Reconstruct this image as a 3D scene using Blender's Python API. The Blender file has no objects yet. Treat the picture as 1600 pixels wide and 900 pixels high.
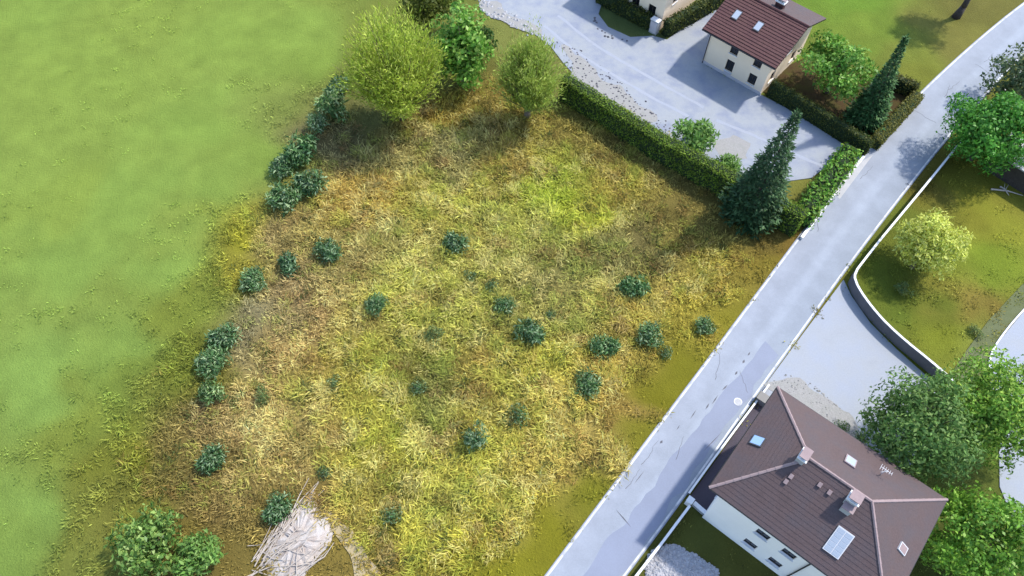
import bpy, bmesh, math, random
import numpy as np
from mathutils import Matrix, Vector

rng = np.random.default_rng(7)
random.seed(7)
scn = bpy.context.scene
COL = scn.collection

# ------------------------------------------------------------------ camera
FPX, CAMH = 1150.0, 58.0
_d = np.array([(780 - 800) / FPX, -(1140 - 450) / FPX, -1.0]); _down = _d / np.linalg.norm(_d)
_up = -_down
_f = np.array([0, 0, -1.0]); _y = _f - _up * _f.dot(_up); _y /= np.linalg.norm(_y)
_x = np.cross(_y, _up)
ROT = np.array([_x, _y, _up])
cd = bpy.data.cameras.new('camera'); cam = bpy.data.objects.new('camera', cd); COL.objects.link(cam)
cd.sensor_width = 36; cd.lens = FPX / 1600 * 36; cd.clip_end = 4000; cd.clip_start = 0.5
M4 = Matrix.Identity(4)
for i in range(3):
    for j in range(3): M4[i][j] = ROT[i][j]
M4[2][3] = CAMH
cam.matrix_world = M4
scn.camera = cam

# ------------------------------------------------------------------ sky, sun, exposure
SUN_EL = math.radians(54)
SUN_H = np.array([0.873, 0.488]); SUN_H /= np.linalg.norm(SUN_H)
w = bpy.data.worlds.new('World'); scn.world = w; w.use_nodes = True
nt = w.node_tree; bg = nt.nodes['Background']
sky = nt.nodes.new('ShaderNodeTexSky'); sky.sky_type = 'NISHITA'; sky.sun_disc = False
sky.sun_elevation = SUN_EL; sky.sun_rotation = math.atan2(SUN_H[0], SUN_H[1])
nt.links.new(sky.outputs[0], bg.inputs[0]); bg.inputs[1].default_value = 0.15
sl = bpy.data.lights.new('sun', 'SUN'); sl.energy = 2.2; sl.angle = math.radians(2.5); sl.color = (1.0, 0.95, 0.86)
so = bpy.data.objects.new('sun', sl); COL.objects.link(so)
sd = Vector((SUN_H[0] * math.cos(SUN_EL), SUN_H[1] * math.cos(SUN_EL), math.sin(SUN_EL)))
so.rotation_euler = sd.to_track_quat('Z', 'Y').to_euler(); so.location = (60, 40, 80)
scn.view_settings.view_transform = 'Standard'; scn.view_settings.look = 'None'
scn.view_settings.exposure = 1.32; scn.view_settings.gamma = 1

# ------------------------------------------------------------------ helpers
def at(px, py, z=0.0):
    """ground survey: the photograph's pixel carried down its ray to height z"""
    v = ROT @ np.array([(px - 800) / FPX, -(py - 450) / FPX, -1.0])
    t = (CAMH - z) / -v[2]
    return np.array([v[0] * t, v[1] * t, z])
def ray(px, py):
    return ROT @ np.array([(px - 800) / FPX, -(py - 450) / FPX, -1.0])
def on_plane(px, py, p0, n):
    v = ray(px, py); o = np.array([0, 0, CAMH]); t = np.dot(np.array(p0) - o, n) / np.dot(v, n)
    return o + v * t
def s2l(c):
    c = np.asarray(c, float) / 255.0
    return np.where(c <= 0.04045, c / 12.92, ((c + 0.055) / 1.055) ** 2.4)
K = 2.25
def lit(r, g, b, k=K):          # colour seen in the sun on level ground -> base colour
    return tuple(np.clip(s2l((r, g, b)) / k, 0.005, 0.8))
def pav(r, g, b): return lit(r, g, b, 2.1)
def lf(r, g, b): return lit(r * 1.06, g, b * .80, 1.35)       # leaves: half of them stand in the shade of others

def tag(o, label=None, cat=None, group=None, kind=None):
    if label: o['label'] = label
    if cat: o['category'] = cat
    if group: o['group'] = group
    if kind: o['kind'] = kind
    return o
def empty(name, loc=(0, 0, 0), rz=0.0):
    o = bpy.data.objects.new(name, None); COL.objects.link(o)
    o.location = [float(a) for a in loc]; o.rotation_euler = (0, 0, rz); o.empty_display_size = 0.5
    return o
def link(name, me, parent=None, mat=None):
    o = bpy.data.objects.new(name, me); COL.objects.link(o)
    if parent is not None: o.parent = parent
    if mat is not None and not me.materials:
        for m in (mat if isinstance(mat, (list, tuple)) else [mat]): me.materials.append(m)
    return o
def mesh(name, V, F, mat=None, parent=None, cols=None, pcols=None, smooth=False, off=None):
    """V (n,3); F list of tuples or (m,4) array"""
    V = np.asarray(V, float)
    if off is not None: V = V - np.asarray(off, float)
    me = bpy.data.meshes.new(name)
    if isinstance(F, np.ndarray):
        n, k = F.shape
        me.vertices.add(len(V)); me.vertices.foreach_set('co', V.astype(np.float32).ravel())
        me.loops.add(n * k); me.loops.foreach_set('vertex_index', F.astype(np.int32).ravel())
        me.polygons.add(n)
        me.polygons.foreach_set('loop_start', np.arange(0, n * k, k, dtype=np.int32))
        me.update(calc_edges=True)
    else:
        me.from_pydata([tuple(v) for v in V], [], F); me.update()
    if cols is not None:
        a = me.attributes.new('Col', 'FLOAT_COLOR', 'FACE')
        c = np.ones((len(cols), 4), np.float32); c[:, :3] = cols
        a.data.foreach_set('color', c.ravel())
    if pcols is not None:
        a = me.attributes.new('Col', 'FLOAT_COLOR', 'POINT')
        c = np.ones((len(pcols), 4), np.float32); c[:, :3] = pcols
        a.data.foreach_set('color', c.ravel())
    if smooth: me.polygons.foreach_set('use_smooth', np.ones(len(me.polygons), bool))
    return link(name, me, parent, mat)

class MB:
    """collects shapes into one mesh"""
    def __init__(s): s.V = []; s.F = []
    def add(s, V, F):
        b = len(s.V); s.V += [tuple(v) for v in V]; s.F += [tuple(i + b for i in f) for f in F]; return s
    def box(s, x0, x1, y0, y1, z0, z1):
        return s.add([(x0,y0,z0),(x1,y0,z0),(x1,y1,z0),(x0,y1,z0),(x0,y0,z1),(x1,y0,z1),(x1,y1,z1),(x0,y1,z1)],
            [(3,2,1,0),(4,5,6,7),(0,1,5,4),(1,2,6,5),(2,3,7,6),(3,0,4,7)])
    def hexa(s, P):   # 8 points: bottom ring 4, top ring 4
        return s.add(P, [(3,2,1,0),(4,5,6,7),(0,1,5,4),(1,2,6,5),(2,3,7,6),(3,0,4,7)])
    def bar(s, p, q, r, r2=None, n=6, cap=True):
        p = Vector(p); q = Vector(q); r2 = r if r2 is None else r2
        d = (q - p).normalized(); a = d.orthogonal().normalized(); b = d.cross(a)
        V = []
        for c, rr in ((p, r), (q, r2)):
            for i in range(n):
                t = 2 * math.pi * i / n; V.append(c + (a * math.cos(t) + b * math.sin(t)) * rr)
        F = [(i, (i + 1) % n, n + (i + 1) % n, n + i) for i in range(n)]
        if cap: F += [tuple(range(n - 1, -1, -1)), tuple(range(n, 2 * n))]
        return s.add(V, F)
    def strip(s, A, B, z0, z1):  # wall between two parallel polylines, bottom z0 top z1
        n = len(A)
        for i in range(n - 1):
            a, b, c, d = A[i], A[i + 1], B[i + 1], B[i]
            s.hexa([(a[0],a[1],z0),(b[0],b[1],z0),(c[0],c[1],z0),(d[0],d[1],z0),(a[0],a[1],z1),(b[0],b[1],z1),(c[0],c[1],z1),(d[0],d[1],z1)])
        return s
    def build(s, name, mat, parent=None, off=None, smooth=False):
        return mesh(name, np.array(s.V), s.F, mat, parent, off=off, smooth=smooth)

def resample(P, n):
    P = np.array(P, float); d = np.r_[0, np.cumsum(np.linalg.norm(np.diff(P, axis=0), axis=1))]
    t = np.linspace(0, d[-1], n); return np.stack([np.interp(t, d, P[:, k]) for k in range(P.shape[1])], 1)
def smooth_line(P, n, it=2):
    P = np.array(P, float)
    for _ in range(it):
        Q = [P[0]]
        for a, b in zip(P[:-1], P[1:]): Q += [a * .75 + b * .25, a * .25 + b * .75]
        Q.append(P[-1]); P = np.array(Q)
    return resample(P, n)
def offset_line(P, d):
    P = np.asarray(P, float)[:, :2]; t = np.gradient(P, axis=0); t /= np.linalg.norm(t, axis=1)[:, None]
    return P + np.stack([-t[:, 1], t[:, 0]], 1) * d
def inpoly(P, X, Y):
    P = np.asarray(P)[:, :2]; r = np.zeros(X.shape, bool); j = len(P) - 1
    for i in range(len(P)):
        xi, yi = P[i]; xj, yj = P[j]
        c = ((yi > Y) != (yj > Y)) & (X < (xj - xi) * (Y - yi) / (yj - yi + 1e-12) + xi)
        r ^= c; j = i
    return r
def px(L, z=0): return np.array([at(a, b, z) for a, b in L])

# ------------------------------------------------------------------ materials
def new_mat(name):
    m = bpy.data.materials.new(name); m.use_nodes = True
    n = m.node_tree.nodes; b = n['Principled BSDF']; b.inputs['Specular IOR Level'].default_value = 0.25
    return m, n, m.node_tree.links, b
def surf(name, col, rough=0.85, var=0.18, scale=2.0, fine=25.0, bump=0.15, spec=0.25, attr=False, tint=None, bd=0.05, metal=0.0):
    """procedural surface: base colour broken up by two scales of noise, fine bump"""
    m, n, l, b = new_mat(name)
    b.inputs['Roughness'].default_value = rough; b.inputs['Specular IOR Level'].default_value = spec; b.inputs['Metallic'].default_value = metal
    tc = n.new('ShaderNodeTexCoord')
    def noise(s, det):
        t = n.new('ShaderNodeTexNoise'); t.inputs['Scale'].default_value = s; t.inputs['Detail'].default_value = det
        t.inputs['Roughness'].default_value = 0.62
        l.new(tc.outputs['Object'], t.inputs['Vector']); return t
    a, f = noise(scale, 6), noise(fine, 4)
    if attr:
        c = n.new('ShaderNodeAttribute'); c.attribute_name = 'Col'; base = c.outputs['Color']
    else:
        c = n.new('ShaderNodeRGB'); c.outputs[0].default_value = (*col, 1); base = c.outputs[0]
    if tint is not None:
        mx = n.new('ShaderNodeMix'); mx.data_type = 'RGBA'
        r = n.new('ShaderNodeMapRange'); r.inputs[1].default_value = 0.42; r.inputs[2].default_value = 0.66
        l.new(a.outputs[0], r.inputs[0]); l.new(r.outputs[0], mx.inputs[0]); l.new(base, mx.inputs[6]); mx.inputs[7].default_value = (*tint, 1)
        base = mx.outputs[2]
    r1 = n.new('ShaderNodeMapRange'); r1.inputs[1].default_value = 0.25; r1.inputs[2].default_value = 0.75
    r1.inputs[3].default_value = 1 - var; r1.inputs[4].default_value = 1 + var; l.new(a.outputs[0], r1.inputs[0])
    r2 = n.new('ShaderNodeMapRange'); r2.inputs[1].default_value = 0.25; r2.inputs[2].default_value = 0.75
    r2.inputs[3].default_value = 1 - var * .8; r2.inputs[4].default_value = 1 + var * .8; l.new(f.outputs[0], r2.inputs[0])
    mm = n.new('ShaderNodeMath'); mm.operation = 'MULTIPLY'; l.new(r1.outputs[0], mm.inputs[0]); l.new(r2.outputs[0], mm.inputs[1])
    vm = n.new('ShaderNodeVectorMath'); vm.operation = 'SCALE'; l.new(base, vm.inputs[0]); l.new(mm.outputs[0], vm.inputs['Scale'])
    l.new(vm.outputs[0], b.inputs['Base Color'])
    bp = n.new('ShaderNodeBump'); bp.inputs['Strength'].default_value = bump; bp.inputs['Distance'].default_value = bd
    l.new(f.outputs[0], bp.inputs['Height']); l.new(bp.outputs[0], b.inputs['Normal'])
    return m
def leaf_mat(name, rough=0.5, spec=0.4, trans=0.3):
    m, n, l, b = new_mat(name)
    b.inputs['Roughness'].default_value = rough; b.inputs['Specular IOR Level'].default_value = spec
    c = n.new('ShaderNodeAttribute'); c.attribute_name = 'Col'
    l.new(c.outputs['Color'], b.inputs['Base Color'])
    t = n.new('ShaderNodeBsdfTranslucent'); l.new(c.outputs['Color'], t.inputs[0])
    mx = n.new('ShaderNodeMixShader'); mx.inputs[0].default_value = trans
    l.new(b.outputs[0], mx.inputs[1]); l.new(t.outputs[0], mx.inputs[2])
    l.new(mx.outputs[0], n['Material Output'].inputs[0])
    return m
def plain(name, col, rough=0.6, spec=0.3, metal=0.0):
    return surf(name, col, rough, 0.07, 3, 30, 0.04, spec, metal=metal)
def glass(name, col, rough=0.08):
    m, n, l, b = new_mat(name)
    b.inputs['Base Color'].default_value = (*col, 1); b.inputs['Roughness'].default_value = rough; b.inputs['Specular IOR Level'].default_value = 0.8
    t = n.new('ShaderNodeTexNoise'); t.inputs['Scale'].default_value = 1.5
    bp = n.new('ShaderNodeBump'); bp.inputs['Strength'].default_value = 0.02; l.new(t.outputs[0], bp.inputs['Height']); l.new(bp.outputs[0], b.inputs['Normal'])
    return m
MAT = {}
MAT['ground'] = surf('turf_and_soil', (.1,.1,.1), 0.95, 0.12, 0.55, 7.5, 0.7, 0.1, attr=True, bd=0.2)
MAT['leaf'] = leaf_mat('leaf', 0.5, 0.2, 0.4)
MAT['gleaf'] = leaf_mat('glossy_leaf', 0.42, 0.22, 0.35)
MAT['grass'] = leaf_mat('grass_blade', 0.7, 0.2, 0.35)
MAT['needle'] = leaf_mat('needle', 0.55, 0.2, 0.15)
MAT['bark'] = surf('bark', (.13,.10,.075), 0.9, .3, 3, 20, .5)
MAT['asphalt'] = surf('asphalt', (.2,.2,.2), 0.8, 0.11, 0.6, 11, 0.12, 0.3, attr=True)
MAT['patch'] = surf('darker_asphalt', pav(168,177,200), 0.75, 0.07, 0.4, 9, 0.08, 0.35)
MAT['court'] = surf('gravel_court', pav(202,208,216), 0.9, 0.12, 0.5, 14, 0.25, 0.15, tint=pav(170,178,198))
MAT['yard'] = surf('yard_paving', pav(202,208,218), 0.85, 0.09, 0.4, 9, 0.1, 0.25, tint=pav(192,200,216))
MAT['dirt'] = surf('dusty_soil', pav(204,202,200), 0.95, 0.2, 1.2, 10, 0.4, 0.1, tint=pav(180,180,176))
MAT['soil'] = surf('garden_soil', lit(105,85,58), 0.95, 0.25, 0.8, 9, 0.5, 0.1, tint=lit(95,92,48))
MAT['paint'] = surf('road_paint', (.58,.58,.59), 0.6, 0.14, 1.1, 14, 0.05, 0.3, tint=pav(196,200,208))
MAT['white'] = surf('white_render', (.86,.82,.80), 0.85, 0.04, 0.5, 20, 0.06)
MAT['cream'] = surf('cream_render', (.86,.69,.52), 0.85, 0.05, 0.5, 20, 0.06)
MAT['plinth'] = surf('plinth_render', (.50,.47,.50), 0.85, 0.08, 0.8, 20, 0.06)
MAT['concrete'] = surf('concrete', (.36,.36,.37), 0.85, 0.12, 0.9, 14, 0.15)
MAT['darkwall'] = surf('weathered_concrete', (.10,.10,.115), 0.85, 0.2, 1.0, 14, 0.2)
MAT['coping'] = surf('pale_coping', (.66,.66,.67), 0.8, 0.08, 1.2, 14, 0.1)
MAT['tile_a'] = surf('brown_roof_tile', pav(118,98,98), 0.72, 0.16, 0.6, 7, 0.25, 0.35, tint=pav(104,92,96))
MAT['tile_b'] = surf('red_brown_roof_tile', pav(122,82,80), 0.75, 0.28, 0.9, 6, 0.4, 0.3, tint=pav(98,62,64))
MAT['ridge'] = surf('ridge_tile', pav(196,172,172), 0.75, 0.1, 1.0, 10, 0.2)
MAT['gutter'] = plain('dark_gutter', (.02,.018,.02), 0.4, .4)
MAT['frame'] = plain('dark_frame', (.035,.028,.025), 0.5)
MAT['pane'] = glass('window_pane', (.012,.013,.016))
MAT['skypane'] = glass('skylight_pane', (.25,.38,.62), 0.12)
MAT['skypane2'] = glass('pale_skylight_pane', (.32,.36,.42), 0.25)
MAT['metal'] = plain('zinc_sheet', (.55,.55,.57), 0.45, .5)
MAT['darkmetal'] = plain('dark_metal', (.06,.06,.065), 0.45, .5)
MAT['stone'] = surf('stone', (.34,.34,.36), 0.9, .25, 3, 20, .3)
MAT['stick'] = surf('bleached_wood', pav(232,218,205), 0.9, .12, 3, 20, .3)
MAT['sand'] = surf('pale_wood_chips', pav(240,232,226), 0.95, .22, 1.6, 12, .5, tint=pav(206,190,178))
MAT['bark_dark'] = surf('dark_bark', (.06,.05,.045), 0.9, .3, 3, 20, .5)
MAT['track'] = surf('worn_gravel', pav(206,212,226), 0.9, 0.12, 0.7, 14, 0.2, 0.15, tint=pav(192,200,216))
MAT['straw'] = surf('trodden_straw', pav(224,206,164), 0.95, .22, 1.6, 12, .5, tint=pav(196,176,130))
MAT['bank'] = surf('mossy_bank', lit(140,148,108), 0.95, 0.16, 0.7, 8, 0.4, 0.1, tint=lit(120,128,84))
MAT['shadepave'] = surf('shade_dark_court', pav(98,90,102), 0.8, 0.1, 0.5, 10, 0.1)  # the house's shade is put into this paving's dark colour

# ------------------------------------------------------------------ the ground: what grows where (colour, with spruce and hedge shade in it, height of growth)
CP = """
100 400 138 180 82 0|300 200 141 182 78 0|450 60 143 180 76 0|60 600 132 176 86 0|60 800 122 162 78 0|400 250 130 164 68 0|250 420 138 177 80 0
150 120 144 176 74 .04|60 230 144 174 76 .05|240 20 142 168 70 .06|40 20 138 174 74 .02|110 300 144 172 70 .05|500 100 132 166 66 0|180 560 131 168 77 0|20 880 116 152 68 0
360 60 141 176 74 0|210 310 140 180 80 0|340 300 135 172 75 0|-150 300 140 176 80 0|-150 700 130 170 80 0|-60 50 140 168 70 .03|100 -80 140 168 70 0|400 -80 140 175 74 0
330 450 128 132 54 .45|260 560 126 128 50 .5|220 660 128 130 52 .5|180 740 130 128 50 .5|130 820 132 130 58 .4|90 890 130 130 60 .3|300 600 122 116 48 .5|390 370 166 156 44 .5|290 680 136 116 64 .5|370 420 154 140 54 .5|240 720 134 130 46 .5|200 800 132 126 56 .45|140 660 128 146 62 .2|210 590 128 140 60 .25|290 480 128 146 60 .2
300 640 130 112 64 .5|340 780 145 122 72 .55|330 850 130 112 55 .4|380 860 140 118 62 .3|480 770 156 132 74 .6|420 370 170 150 100 .5|450 450 170 145 100 .55|390 510 156 140 104 .5|560 210 138 130 86 .5|540 250 150 134 90 .55|500 230 138 130 90 .45|340 660 155 128 86 .6|300 740 144 124 72 .55
700 170 172 146 66 .7|640 200 155 134 66 .6|780 170 160 138 70 .65|900 190 160 142 74 .55|960 230 150 136 72 .48|1060 300 146 132 70 .45|1100 340 140 128 66 .42|1180 370 138 122 60 .4
560 300 196 164 86 .9|650 300 186 170 82 .9|700 240 154 144 94 .8|620 240 154 140 84 .7|780 250 182 156 82 .9|860 310 168 190 66 .9|920 340 202 196 76 1|850 280 180 182 76 .9|960 300 190 170 82 .9|700 330 190 175 86 .9|780 380 190 180 98 .9|620 390 170 156 88 .9|560 420 180 160 98 .8|640 450 196 186 92 1|700 460 186 180 88 .9
500 500 180 150 98 .7|450 560 196 164 104 .75|380 610 212 180 118 .6|400 690 216 188 124 .6|440 720 196 168 102 .75|520 560 190 170 82 .9|570 600 200 190 82 1|640 570 154 146 72 .9|680 610 140 136 72 .9|600 680 190 180 76 1|540 690 196 176 88 .9|660 720 186 170 82 1|760 600 176 156 78 .9|840 580 216 202 86 1|860 640 206 182 98 1|900 690 210 182 104 .9|960 610 196 166 88 .9|980 650 190 156 84 .7
740 760 206 190 88 1|690 800 176 166 82 1|800 800 196 176 88 .9|880 760 196 172 88 .7|760 860 186 170 72 .9|650 860 180 166 72 .9|600 890 170 156 72 .7|540 850 160 140 70 .3|1000 500 196 176 88 .9|900 450 180 166 94 .9|1060 460 200 176 94 .9|1120 430 186 166 78 .7|1170 410 156 136 62 .5|1100 510 186 166 72 .7|950 400 150 140 84 .8|1020 390 136 126 74 .5|880 440 156 146 88 .8|820 480 166 156 84 .9|700 950 180 165 72 .8|500 950 150 130 65 .4|740 520 180 165 85 .9|620 520 185 170 85 .9
1050 620 144 140 38 .08|990 690 144 142 42 .06|930 770 144 144 42 .06|870 850 152 148 40 .08|820 890 154 150 42 .2|1140 500 154 146 48 .15|1200 410 154 140 54 .2|1220 385 140 116 54 .15|1085 580 146 142 42 .1|780 960 150 148 42 .2
1350 40 128 164 62 0|1420 90 143 154 64 .05|1480 60 150 146 72 .05|1400 170 143 152 62 0|1330 10 118 164 58 0|1560 10 134 130 64 .05|1300 -60 122 162 60 0|1500 -80 128 150 60 0|1450 130 145 150 60 0
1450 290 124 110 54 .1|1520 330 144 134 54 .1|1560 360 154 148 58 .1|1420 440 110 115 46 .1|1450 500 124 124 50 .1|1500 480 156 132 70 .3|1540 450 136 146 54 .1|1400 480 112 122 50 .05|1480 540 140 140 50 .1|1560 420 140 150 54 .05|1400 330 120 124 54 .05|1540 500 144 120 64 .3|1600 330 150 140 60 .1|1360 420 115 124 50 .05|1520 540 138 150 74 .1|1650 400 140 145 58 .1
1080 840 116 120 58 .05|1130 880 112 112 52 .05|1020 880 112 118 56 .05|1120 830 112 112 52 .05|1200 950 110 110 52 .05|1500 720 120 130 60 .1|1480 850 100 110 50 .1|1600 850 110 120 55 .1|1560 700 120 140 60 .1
790 70 148 154 78 .05|740 110 124 124 58 .1|660 130 124 134 62 .15|840 110 143 144 78 .05|600 60 128 150 66 .05|560 120 128 136 64 .1|700 -40 128 140 62 .05|570 170 130 132 74 .4|620 -60 135 165 70 0
1290 330 140 132 72 .05|1240 280 150 150 70 .05|1255 310 150 150 70 .05|1110 240 165 175 120 .05|1260 100 120 150 60 0|1390 120 135 150 60 0|980 25 112 128 74 .03|1380 130 120 120 55 0
"""
rows = [[float(x) for x in r.split()] for r in CP.replace('\n', '|').split('|') if r.strip()]
for r in rows:
    if r[5] < .1 and r[0] < 560: r[2], r[3], r[4] = .45 * r[2] + .55 * 144, .45 * r[3] + .55 * 186, .45 * r[4] + .55 * 86
    if r[5] >= .55: r[2] *= .99; r[3] *= 1.02; r[4] *= 1.0
    elif .2 <= r[5] and r[0] < 400: r[2] *= 1.05; r[3] *= 1.10; r[4] *= 1.08      # weedy margin of the lawn
    if r[0] > 1350 and r[1] > 270 and r[1] < 560: r[2] *= 1.06; r[3] *= 1.12
    if r[3] > r[2] + 20: r[2] *= 1.09            # the mown lawn leans to yellow
CPW = np.array([at(r[0], r[1])[:2] for r in rows]); CPV = np.array([[*(s2l(r[2:5]) / K), r[5]] for r in rows])
def field(XY):
    out = np.empty((len(XY), 4))
    for i in range(0, len(XY), 20000):
        q = XY[i:i + 20000]
        d2 = ((q[:, None, :] - CPW[None]) ** 2).sum(2); wt = 1 / (d2 + 2.0) ** 2
        out[i:i + 20000] = (wt @ CPV) / wt.sum(1)[:, None]
    return out
def vnoise(XY, s, seed=0):
    """smooth value noise 0..1"""
    r = np.random.default_rng(seed); G = r.random((256, 256))
    p = XY / s; i = np.floor(p).astype(int); f = p - i; f = f * f * (3 - 2 * f)
    g = lambda a, b: G[(i[:, 0] + a) % 256, (i[:, 1] + b) % 256]
    return (g(0,0)*(1-f[:,0])*(1-f[:,1]) + g(1,0)*f[:,0]*(1-f[:,1]) + g(0,1)*(1-f[:,0])*f[:,1] + g(1,1)*f[:,0]*f[:,1])
def axis(a, b, step, far):
    c = list(np.arange(a, b + 1e-6, step)); e = []; x = step
    while c[-1] + x < far: x *= 1.6; c.append(c[-1] + x)
    x = step
    while c[0] - x > -far: x *= 1.6; c.insert(0, c[0] - x)
    return np.array(c)
gx, gy = axis(-78, 78, 0.5, 2600), axis(2, 100, 0.5, 2600)
X, Y = np.meshgrid(gx, gy); XY = np.stack([X.ravel(), Y.ravel()], 1)
fv = field(XY + (np.stack([vnoise(XY, 3.1, 1), vnoise(XY, 3.1, 2)], 1) - .5) * 4.0)
nx, ny = len(gx), len(gy)
a = (np.arange(ny - 1)[:, None] * nx + np.arange(nx - 1)[None]).ravel()
rel = (vnoise(XY, 1.1, 3) - .5) * 0.10 * np.clip(fv[:, 3], 0.0, 1)
gcol = fv[:, :3] * (0.9 + 0.2 * vnoise(XY, 1.7, 4))[:, None]
ground = mesh('ground', np.c_[XY, rel - 0.06], np.stack([a, a + 1, a + nx + 1, a + nx], 1), MAT['ground'], pcols=gcol, smooth=True)
tag(ground, kind='structure')

# ------------------------------------------------------------------ paved sheets
PAVED = []
def sheet(name, poly, z, mat, wall=0.16, paved=True, kind='structure'):
    P = np.asarray(poly)[:, :2]
    ar = 0.5 * np.sum(P[:, 0] * np.roll(P[:, 1], -1) - P[:, 1] * np.roll(P[:, 0], -1))
    if ar < 0: P = P[::-1]
    n = len(P); V = [(p[0], p[1], z) for p in P] + [(p[0], p[1], z - wall) for p in P]
    F = [tuple(range(n))] + [(i, n + i, n + (i + 1) % n, (i + 1) % n) for i in range(n)]
    o = mesh(name, V, F, mat)
    if kind: tag(o, kind=kind)
    if paved: PAVED.append(P)
    return o
def ragged(P, amp=0.35, step=0.6, seed=0):
    P = np.asarray(P)[:, :2]; P = np.r_[P, P[:1]]; L = np.linalg.norm(np.diff(P, axis=0), axis=1).sum()
    Q = resample(P, max(8, int(L / step)))[:-1]
    return Q + (np.stack([vnoise(Q, 1.3, seed + 11), vnoise(Q, 1.3, seed + 12)], 1) - .5) * 2 * amp

RL = [(760,1020),(850,900),(1000,700),(1125,534),(1250,365),(1330,262),(1420,160),(1510,75),(1600,1),(1720,-80)]
RR = [(895,1010),(980,900),(1070,778),(1190,608),(1255,518),(1317,430),(1400,320),(1490,205),(1600,84),(1720,-30)]
NL = 90
LW, RW = smooth_line(px(RL)[:, :2], NL), smooth_line(px(RR)[:, :2], NL)
# road: a lateral grid whose colour holds worn tracks with glare, a sunlit left and a shaded right
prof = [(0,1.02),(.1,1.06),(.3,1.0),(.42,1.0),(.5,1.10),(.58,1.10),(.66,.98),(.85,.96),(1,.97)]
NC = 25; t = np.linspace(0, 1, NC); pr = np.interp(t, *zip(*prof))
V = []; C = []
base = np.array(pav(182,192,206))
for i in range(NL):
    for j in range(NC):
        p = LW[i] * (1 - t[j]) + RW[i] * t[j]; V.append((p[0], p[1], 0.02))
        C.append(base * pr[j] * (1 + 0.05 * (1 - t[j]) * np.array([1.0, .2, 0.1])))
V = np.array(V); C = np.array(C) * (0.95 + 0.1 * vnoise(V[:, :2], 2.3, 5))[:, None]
a = (np.arange(NL - 1)[:, None] * NC + np.arange(NC - 1)[None]).ravel()
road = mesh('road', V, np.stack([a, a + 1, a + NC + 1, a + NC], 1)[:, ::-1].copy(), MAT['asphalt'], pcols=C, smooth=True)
me = road.data
if me.polygons[0].normal.z < 0: me.flip_normals()
tag(road, kind='structure'); PAVED.append(np.r_[LW, RW[::-1]])
def line_along(name, P, d0, d1, z, mat):
    A, B = offset_line(P, d0), offset_line(P, d1); n = len(A)
    V = [(*p, z) for p in A] + [(*p, z) for p in B]
    o = mesh(name, V, [(i, i + 1, n + i + 1, n + i) for i in range(n - 1)], mat)
    if o.data.polygons[0].normal.z < 0: o.data.flip_normals()
    tag(o, kind='structure'); return o
line_along('road_edge_line', LW, -0.10, -0.26, 0.026, MAT['paint'])
line_along('road_edge_line', RW, 0.10, 0.25, 0.026, MAT['paint'])
sheet('road_dark_strip', ragged(px([(1193,536),(1216,553),(1178,607),(1060,772),(985,876),(960,905),(905,905),(985,800),(1060,702),(1130,612)]), .25, .5, 3), 0.0245, MAT['patch'], 0.004, False)  # darker strip down the right half of the road
rp = [((962,796),(986,824),.07),((1128,700-25),(1098,706),.05),((1108,690-60),(1102,640),.10),((1163,562),(1160,568),.16),((1152,580),(1148,586),.14),((1137,601),(1128,610),.1),((1122,617),(1112,632),.08),((1088,640),(1078,655),.07),((1062,664),(1057,672),.06),((1035,688),(1031,693),.16),((1172,550),(1168,556),.1),((1007,735),(990,757),.05)]
for p, q, wd in rp:
    A, B = at(*p), at(*q); d = (B - A) / np.linalg.norm(B - A); n_ = np.array([-d[1], d[0], 0])
    Q = [A, A * .5 + B * .5 + n_ * wd * .8, B, A * .5 + B * .5 - n_ * wd * .5]
    sheet('road_crack', np.array(Q), 0.03, MAT['darkwall'], 0.004, False)

for k in range(16):                                   # fine cracks wandering over the asphalt
    i = int(rng.integers(6, 70)); j = rng.uniform(.12, .88); p = LW[i] * (1 - j) + RW[i] * j; T_ = LW[i + 1] - LW[i]; T_ /= np.linalg.norm(T_); ang = rng.normal() * .5 + (math.pi / 2 if k % 4 == 0 else 0)
    d = np.array([T_[0] * math.cos(ang) - T_[1] * math.sin(ang), T_[0] * math.sin(ang) + T_[1] * math.cos(ang)]); q = [p]
    for _ in range(8): q.append(q[-1] + d * .3 + rng.normal(size=2) * .07)
    q = np.array(q); wd = np.linspace(.02, .009, len(q))[:, None]; nn_ = np.array([-d[1], d[0]])
    if np.all(inpoly(PAVED[0], q[:, 0], q[:, 1])): sheet('road_crack', np.r_[q + nn_ * wd, (q - nn_ * wd)[::-1]], 0.029, MAT['darkwall'], 0.003, False)
COURT = px([(690,-60),(735,-10),(778,12),(815,38),(860,72),(880,98),(905,125),(1000,185),(1075,232),(1150,272),(1215,285),(1268,278),(1310,245),(1340,252),(1352,243),(1300,206),(1185,146),(1097,96),(1140,50),(1190,0),(1150,-30),(1088,30),(1042,62),(1020,56),(985,58),(950,42),(935,22),(942,0),(960,-40),(990,-80),(700,-140)])
sheet('gravel_court', COURT, 0.02, MAT['court'])
for L_ in ([(850,40),(900,82),(950,112),(1010,148),(1075,182)], [(872,24),(925,68),(975,98),(1035,132),(1100,168)], [(1120,188),(1180,212),(1240,240),(1290,262)]):
    q = smooth_line(px(L_)[:, :2], 24); A_, B_ = offset_line(q, .18) + rng.normal(size=(24, 2)) * .04, offset_line(q, -.18) + rng.normal(size=(24, 2)) * .04
    sheet('wheel_track', np.r_[A_, B_[::-1]], 0.0235, MAT['track'], 0.003, False)
sheet('road_apron', px([(1347,252),(1364,242),(1312,311),(1303,303)]), 0.024, MAT['concrete'])
YARD = px([(1318,437),(1330,462),(1360,505),(1400,545),(1445,585),(1500,640),(1500,700),(1330,760),(1230,640),(1188,612),(1255,521)])
sheet('paved_yard', YARD, 0.016, MAT['yard'])
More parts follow.
